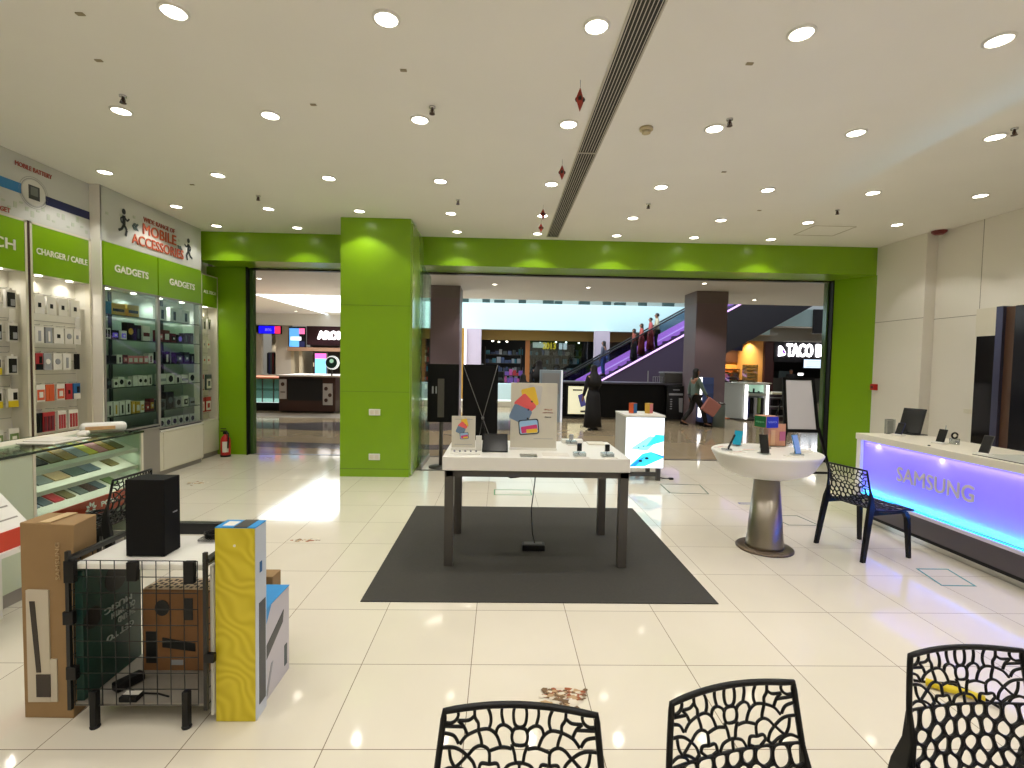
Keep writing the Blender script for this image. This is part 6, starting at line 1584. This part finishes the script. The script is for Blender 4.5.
for yy in (21.26, 22.40):
    b = MB().m(clear_glass('balustrade_glass', (205, 215, 222), .03)); b.prism([(2.8, zl(2.8)), (13.8, zl(13.8)), (13.8, zl(13.8) + 1.0), (2.8, zl(2.8) + 1.0)], 'y', yy, yy + .012); b.build('balustrade', None, t)
    MB().m(BLACK).tube([(2.5, yy, zl(2.7) + .6), (2.5, yy, zl(2.7) + .95), (2.8, yy, zl(2.8) + 1.05), (14, yy, zl(14) + 1.05)], .035, 8).build('handrail', None, t)
b = MB().m(VIO2); b.prism([(2.8, zl(2.8) - .02), (14, zl(14) - .02), (14, zl(14) + .06), (2.8, zl(2.8) + .06)], 'y', 21.17, 21.2); b.build('lit_edge', None, t)

# ------------------------------------------------------------------ people
SKIN = mat('brown_skin', (150, 104, 78), .55); HAIR = mat('dark_hair', (22, 18, 18), .6)
def skin_mesh(name, verts, edges, rad, material, parent, sub=2, root=0):
    bm = bmesh.new()
    ly = bm.verts.layers.skin.verify()
    vs = [bm.verts.new(v) for v in verts]
    bm.verts.ensure_lookup_table()
    for a, c in edges: bm.edges.new((vs[a], vs[c]))
    for v, r in zip(vs, rad):
        rx, ry = (r if isinstance(r, tuple) else (r, r))
        v[ly].radius = (rx, ry)
    vs[root][ly].use_root = True
    me = bpy.data.meshes.new(name); bm.to_mesh(me); bm.free(); me.materials.append(material)
    o = bpy.data.objects.new(name, me); COL.objects.link(o); o.parent = parent
    s = o.modifiers.new('skin', 'SKIN'); s.use_smooth_shade = True
    u = o.modifiers.new('sub', 'SUBSURF'); u.levels = sub; u.render_levels = sub
    return o
def person(loc, rz, lb, shirt, lower, h=1.65, stride=.0, arm=(.1, -.1), elbow=(.2, .2), robe=False, hair=HAIR, hair_long=False, sleeves=True, grp=None, veil=None, lean=0.0):
    """stands at loc, faces local +y; stride: fore-aft foot offset"""
    s = h / 1.65
    t = thing('person', lb, 'person', loc, rz, grp)
    hipz, chest, neck = .88 * s, 1.27 * s, 1.40 * s
    ly = lean
    V = [(0, 0, hipz), (0, .0 + ly * .4, 1.05 * s), (0, -.01 + ly * .8, chest), (0, ly, neck), (0, .015 + ly, 1.455 * s), (0, .02 + ly, 1.53 * s), (0, .02 + ly, 1.60 * s)]
    Rr = [(.135 * s, .10 * s), (.115 * s, .09 * s), (.135 * s, .095 * s), .05 * s, (.062 * s, .07 * s), (.078 * s, .092 * s), (.06 * s, .072 * s)]
    E = [(0, 1), (1, 2), (2, 3), (3, 4), (4, 5), (5, 6)]
    J = {}
    for i, sd in enumerate((-1, 1)):
        a, el = arm[i], elbow[i]
        sh = (sd * .165 * s, ly * .9, 1.335 * s)
        eb = (sd * .215 * s, sh[1] + .27 * s * math.sin(a), sh[2] - .27 * s * math.cos(a))
        wr = (sd * .22 * s, eb[1] + .24 * s * math.sin(a + el), eb[2] - .24 * s * math.cos(a + el))
        hd = (sd * .215 * s, wr[1] + .085 * s * math.sin(a + el), wr[2] - .085 * s * math.cos(a + el))
        n = len(V); V += [sh, eb, wr, hd]; Rr += [.052 * s, .040 * s, .026 * s, (.036 * s, .02 * s)]; E += [(2, n), (n, n + 1), (n + 1, n + 2), (n + 2, n + 3)]
        # fingers and thumb
        d = Vector(hd) - Vector(wr); d.normalize()
        for fi, off in enumerate((-.024, -.008, .008, .024)):
            m_ = len(V); V += [tuple(Vector(hd) + d * (.04 * s) + Vector((0, off, 0))), tuple(Vector(hd) + d * ((.075 - .012 * abs(fi - 1.3)) * s) + Vector((-sd * .008, off, 0)))]; Rr += [.009 * s, .007 * s]; E += [(n + 3, m_), (m_, m_ + 1)]
        m_ = len(V); V += [tuple(Vector(hd) + Vector((-sd * .01, .035, -.0 * s)))]; Rr += [.009 * s]; E += [(n + 3, m_)]
        J[sd] = (sh, eb, wr)
        f = stride * sd
        hp = (sd * .085 * s, 0, hipz - .04 * s); lift = .06 if f < 0 else 0
        kn = (sd * .09 * s, f * .5 + .04 + (.05 if f < 0 else 0), .48 * s); an = (sd * .09 * s, f - .01, .08 * s + lift); hl = (sd * .09 * s, f - .04, .035 * s + lift); to = (sd * .10 * s, f + .15 * s, .03 * s + lift * .3)
        n = len(V); V += [hp, kn, an, to]; Rr += [.088 * s, .056 * s, .04 * s, (.036 * s, .026 * s)]; E += [(0, n), (n, n + 1), (n + 1, n + 2), (n + 2, n + 3)]
        J['l%d' % sd] = (hp, kn, an, to)
    skin_mesh('body', V, E, Rr, SKIN, t)
    # face: nose, eyes, mouth, ears as one small mesh group on the head
    hx, hy, hz = 0, .02 + ly, 1.535 * s
    b = MB().m(SKIN); b.hexa([Vector(q) for q in ((-.012, hy + .085 * s, hz - .02), (.012, hy + .085 * s, hz - .02), (.006, hy + .085 * s, hz + .0), (-.006, hy + .085 * s, hz), (-.012, hy + .112 * s, hz - .02), (.012, hy + .112 * s, hz - .02), (.004, hy + .09 * s, hz + .02), (-.004, hy + .09 * s, hz + .02))])
    for sd in (-1, 1): b.box(sd * .074 * s - .006, sd * .074 * s + .006, hy - .015, hy + .015, hz - .03, hz + .02)
    b.m(HAIR)
    for sd in (-1, 1): b.box(sd * .03 * s - .01, sd * .03 * s + .01, hy + .083 * s, hy + .09 * s, hz + .012, hz + .02)
    b.m(mat('lip', (120, 60, 54), .5)); b.box(-.02, .02, hy + .078 * s, hy + .086 * s, hz - .05, hz - .042); b.build('face', None, t, world=False)
    # hair cap
    b = MB().m(veil or hair)
    prof_ = [(.001, hz + .108 * s), (.045 * s, hz + .098 * s), (.078 * s, hz + .065 * s), (.090 * s, hz + .02 * s), (.086 * s, hz - .03 * s)]
    if hair_long or veil: prof_ += [(.085 * s, hz - .10 * s), (.095 * s, hz - .20 * s), (.05 * s, hz - .27 * s)] if not veil else [(.10 * s, hz - .10 * s), (.16 * s, hz - .18 * s), (.20 * s, hz - .30 * s), (.19 * s, hz - .42 * s)]
    n = 18; rings = []
    for k, (r, z) in enumerate(prof_):
        ring = []
        for i in range(n):
            a = 2 * PI * i / n; fy = math.sin(a)
            front = max(0, fy)
            rr_ = r * (1 - .55 * front * (1 if k >= 3 else .15 * k))
            ring.append((rr_ * math.cos(a), hy - .012 * s + rr_ * 1.12 * fy, z))
        rings.append(ring)
    b.smooth = True; b.ring_loft(rings); b.smooth = False
    b.build('headscarf' if veil else 'hair', None, t, world=False)
    # top garment
    g = 1.16
    V2 = [(0, 0, hipz - .10), (0, ly * .4, 1.05 * s), (0, -.01 + ly * .8, chest), (0, ly, 1.395 * s), (0, 0, hipz)]; R2 = [(.155 * s, .125 * s), (.14 * s, .112 * s), (.152 * s, .122 * s), .075 * s, (.155 * s, .125 * s)]; E2 = [(0, 4), (4, 1), (1, 2), (2, 3)]
    for sd in (-1, 1):
        sh, eb, wr = J[sd]; n = len(V2); V2 += [sh, eb]; R2 += [.068 * s, .056 * s]; E2 += [(2, n), (n, n + 1)]
        if sleeves: V2 += [wr]; R2 += [.038 * s]; E2 += [(n + 1, n + 2)]
    skin_mesh('shirt', V2, E2, R2, shirt, t)
    if robe:
        b = MB().m(lower); n = 20; rings = []
        for z, rx, ry, yo in ((1.0 * s, .15, .12, 0), (.8 * s, .19, .155, 0), (.45 * s, .21, .17 + abs(stride) * .3, 0), (.07, .24, .20 + abs(stride) * .5, 0)):
            rings.append([(rx * s * math.cos(2 * PI * i / n) * (1 + .04 * math.cos(5 * 2 * PI * i / n)), yo + ry * s * math.sin(2 * PI * i / n) * (1 + .04 * math.cos(6 * 2 * PI * i / n)), z) for i in range(n)])
        b.smooth = True; b.ring_loft(rings); b.build('skirt', None, t, world=False)
    else:
        V3 = [(0, 0, hipz + .03)]; R3 = [(.145 * s, .115 * s)]; E3 = []
        for sd in (-1, 1):
            hp, kn, an, to = J['l%d' % sd]; n = len(V3); V3 += [hp, kn, (an[0], an[1], an[2] + .02)]; R3 += [.10 * s, .072 * s, .058 * s]; E3 += [(0, n), (n, n + 1), (n + 1, n + 2)]
        skin_mesh('trousers', V3, E3, R3, lower, t)
    for sd in (-1, 1):
        hp, kn, an, to = J['l%d' % sd]
        b = MB().m(BLACK); z0 = max(0, an[2] - .078 * s)
        b.hexa([Vector(q) for q in ((an[0] - .04, an[1] - .06, z0), (an[0] + .04, an[1] - .06, z0), (to[0] + .04, to[1] + .03, max(0, z0 * .4)), (to[0] - .04, to[1] + .03, max(0, z0 * .4)), (an[0] - .036, an[1] - .05, z0 + .085), (an[0] + .036, an[1] - .05, z0 + .085), (to[0] + .03, to[1] + .01, z0 * .4 + .045), (to[0] - .03, to[1] + .01, z0 * .4 + .045))])
        b.build('shoe', None, t, .012, world=False)
    return t
CL = lambda n, c: mat('cloth_' + n, c, .8)
p = person((5.36, 13.45, 0), R(-84), 'person walking to the right in grey-green top and black skirt, carrying a rose bag', CL('greygreen', (104, 124, 118)), CL('black', (20, 18, 20)), h=1.62, stride=.30, arm=(-.25, .35), elbow=(.3, .25), hair_long=True, robe=False)
t = thing('rose_bag', 'dusty rose cloth bag carried low by the walking person', 'bag', (5.66, 13.2, .35))
b = MB().m(CL('rose', (176, 116, 108))); b.prism([(5.40, .52), (5.62, .86), (5.96, .62), (5.74, .30)], 'y', 13.10, 13.22); b.build('bag_body', None, t, .03)
MB().m(HAIR).tube([(5.58, 13.16, .82), (5.56, 13.17, .90), (5.66, 13.17, .84)], .01, 6).build('bag_strap', None, t)
person((2.38, 12.55, 0), R(25), 'person in black standing with their back to the shop beside the black bar', CL('black2', (16, 15, 20)), CL('black2', (16, 15, 20)), h=1.66, stride=.04, arm=(.1, .3), elbow=(.3, .6), robe=True, veil=CL('black3', (18, 16, 18)))
person((1.16, 14.9, 0), R(12), 'tall dark figure behind the big poster, beside the pale cabinet', CL('black4', (22, 20, 24)), CL('black4', (22, 20, 24)), h=1.78, robe=True, veil=CL('black3', (18, 16, 18)))
person((.62, 13.4, 0), R(-15), 'shorter figure in a black robe just above the top of the big poster', CL('black4', (22, 20, 24)), CL('black4', (22, 20, 24)), h=1.38, robe=True, veil=CL('black5', (20, 18, 20)))
person((-.75, 20.2, 0), R(15), 'person in dark red top seen just above the X-frame banner', CL('wine', (96, 44, 50)), CL('navy', (30, 32, 52)), h=1.62)
def stepz(x): return zl(2.9 + math.floor((x - 2.9) / .4) * .4 + .2)
person((4.55, 21.8, stepz(4.55)), R(60), 'person with long dark hair and grey top lowest on the escalator', CL('slate', (86, 90, 108)), CL('bluejean', (66, 92, 170)), h=1.56, hair_long=True)
person((5.82, 21.6, stepz(5.82)), R(80), 'person in a dark orange dress on the escalator, lowest of the cluster', CL('rust', (150, 74, 60)), CL('darkbrown', (60, 44, 42)), h=1.42, robe=True, hair_long=True)
person((6.26, 22.0, stepz(6.26)), R(80), 'person in a red dress in the middle of the escalator cluster', CL('red', (182, 84, 76)), CL('red2', (150, 50, 48)), h=1.46, robe=True, hair_long=True)
person((6.54, 21.6, stepz(6.54)), R(80), 'person in a pink and red dress next below the man in the pale shirt', CL('pink', (190, 90, 92)), CL('red3', (156, 40, 44)), h=1.46, robe=True)
person((6.86, 21.75, stepz(6.86)), R(75), 'person in a pale cream shirt and dark trousers highest on the escalator', CL('cream', (206, 200, 170)), CL('charcoal', (44, 46, 56)), h=1.68, arm=(.1, .3), elbow=(.2, .5), sleeves=False)
person((14.3, 24.05, 0), R(160), 'dark figure queueing in front of the TACO BELL counter', CL('black4', (22, 20, 24)), CL('charcoal', (44, 46, 56)), h=1.62)

# ------------------------------------------------------------------ light of the place
# skylight above the open atrium
area('atrium_skylight', (1.0, 20.0, 8.6), 20, 5.5, 1900, (.86, .97, 1.0))
area('left_aisle_daylight', (-6.0, 20.5, 7.5), 4, 7, 2200, (.96, .98, 1.0), rot=(0, R(35), 0))
for (x, y, e) in ((14, 21, 25), (2, 26, 20)):
    area('aisle_ceiling_panel', (x, y, MZ - .05 if x < 0 else 3.15), 1.2, 1.2, e, (1, .94, .86))
w = bpy.data.worlds.new('daylight'); SC.world = w; w.use_nodes = True
w.node_tree.nodes['Background'].inputs[0].default_value = (.80, .9, 1, 1); w.node_tree.nodes['Background'].inputs[1].default_value = .6

vs = SC.view_settings
vs.view_transform = 'Standard'; vs.look = 'None'; vs.gamma = 1; vs.exposure = 0.0; vs.use_curve_mapping = False
SC.cycles.use_denoising = True
SC.cycles.max_bounces = 8; SC.cycles.diffuse_bounces = 4; SC.cycles.glossy_bounces = 3; SC.cycles.transparent_max_bounces = 16
SC.cycles.caustics_reflective = False; SC.cycles.caustics_refractive = False
SC.cycles.sample_clamp_indirect = 6
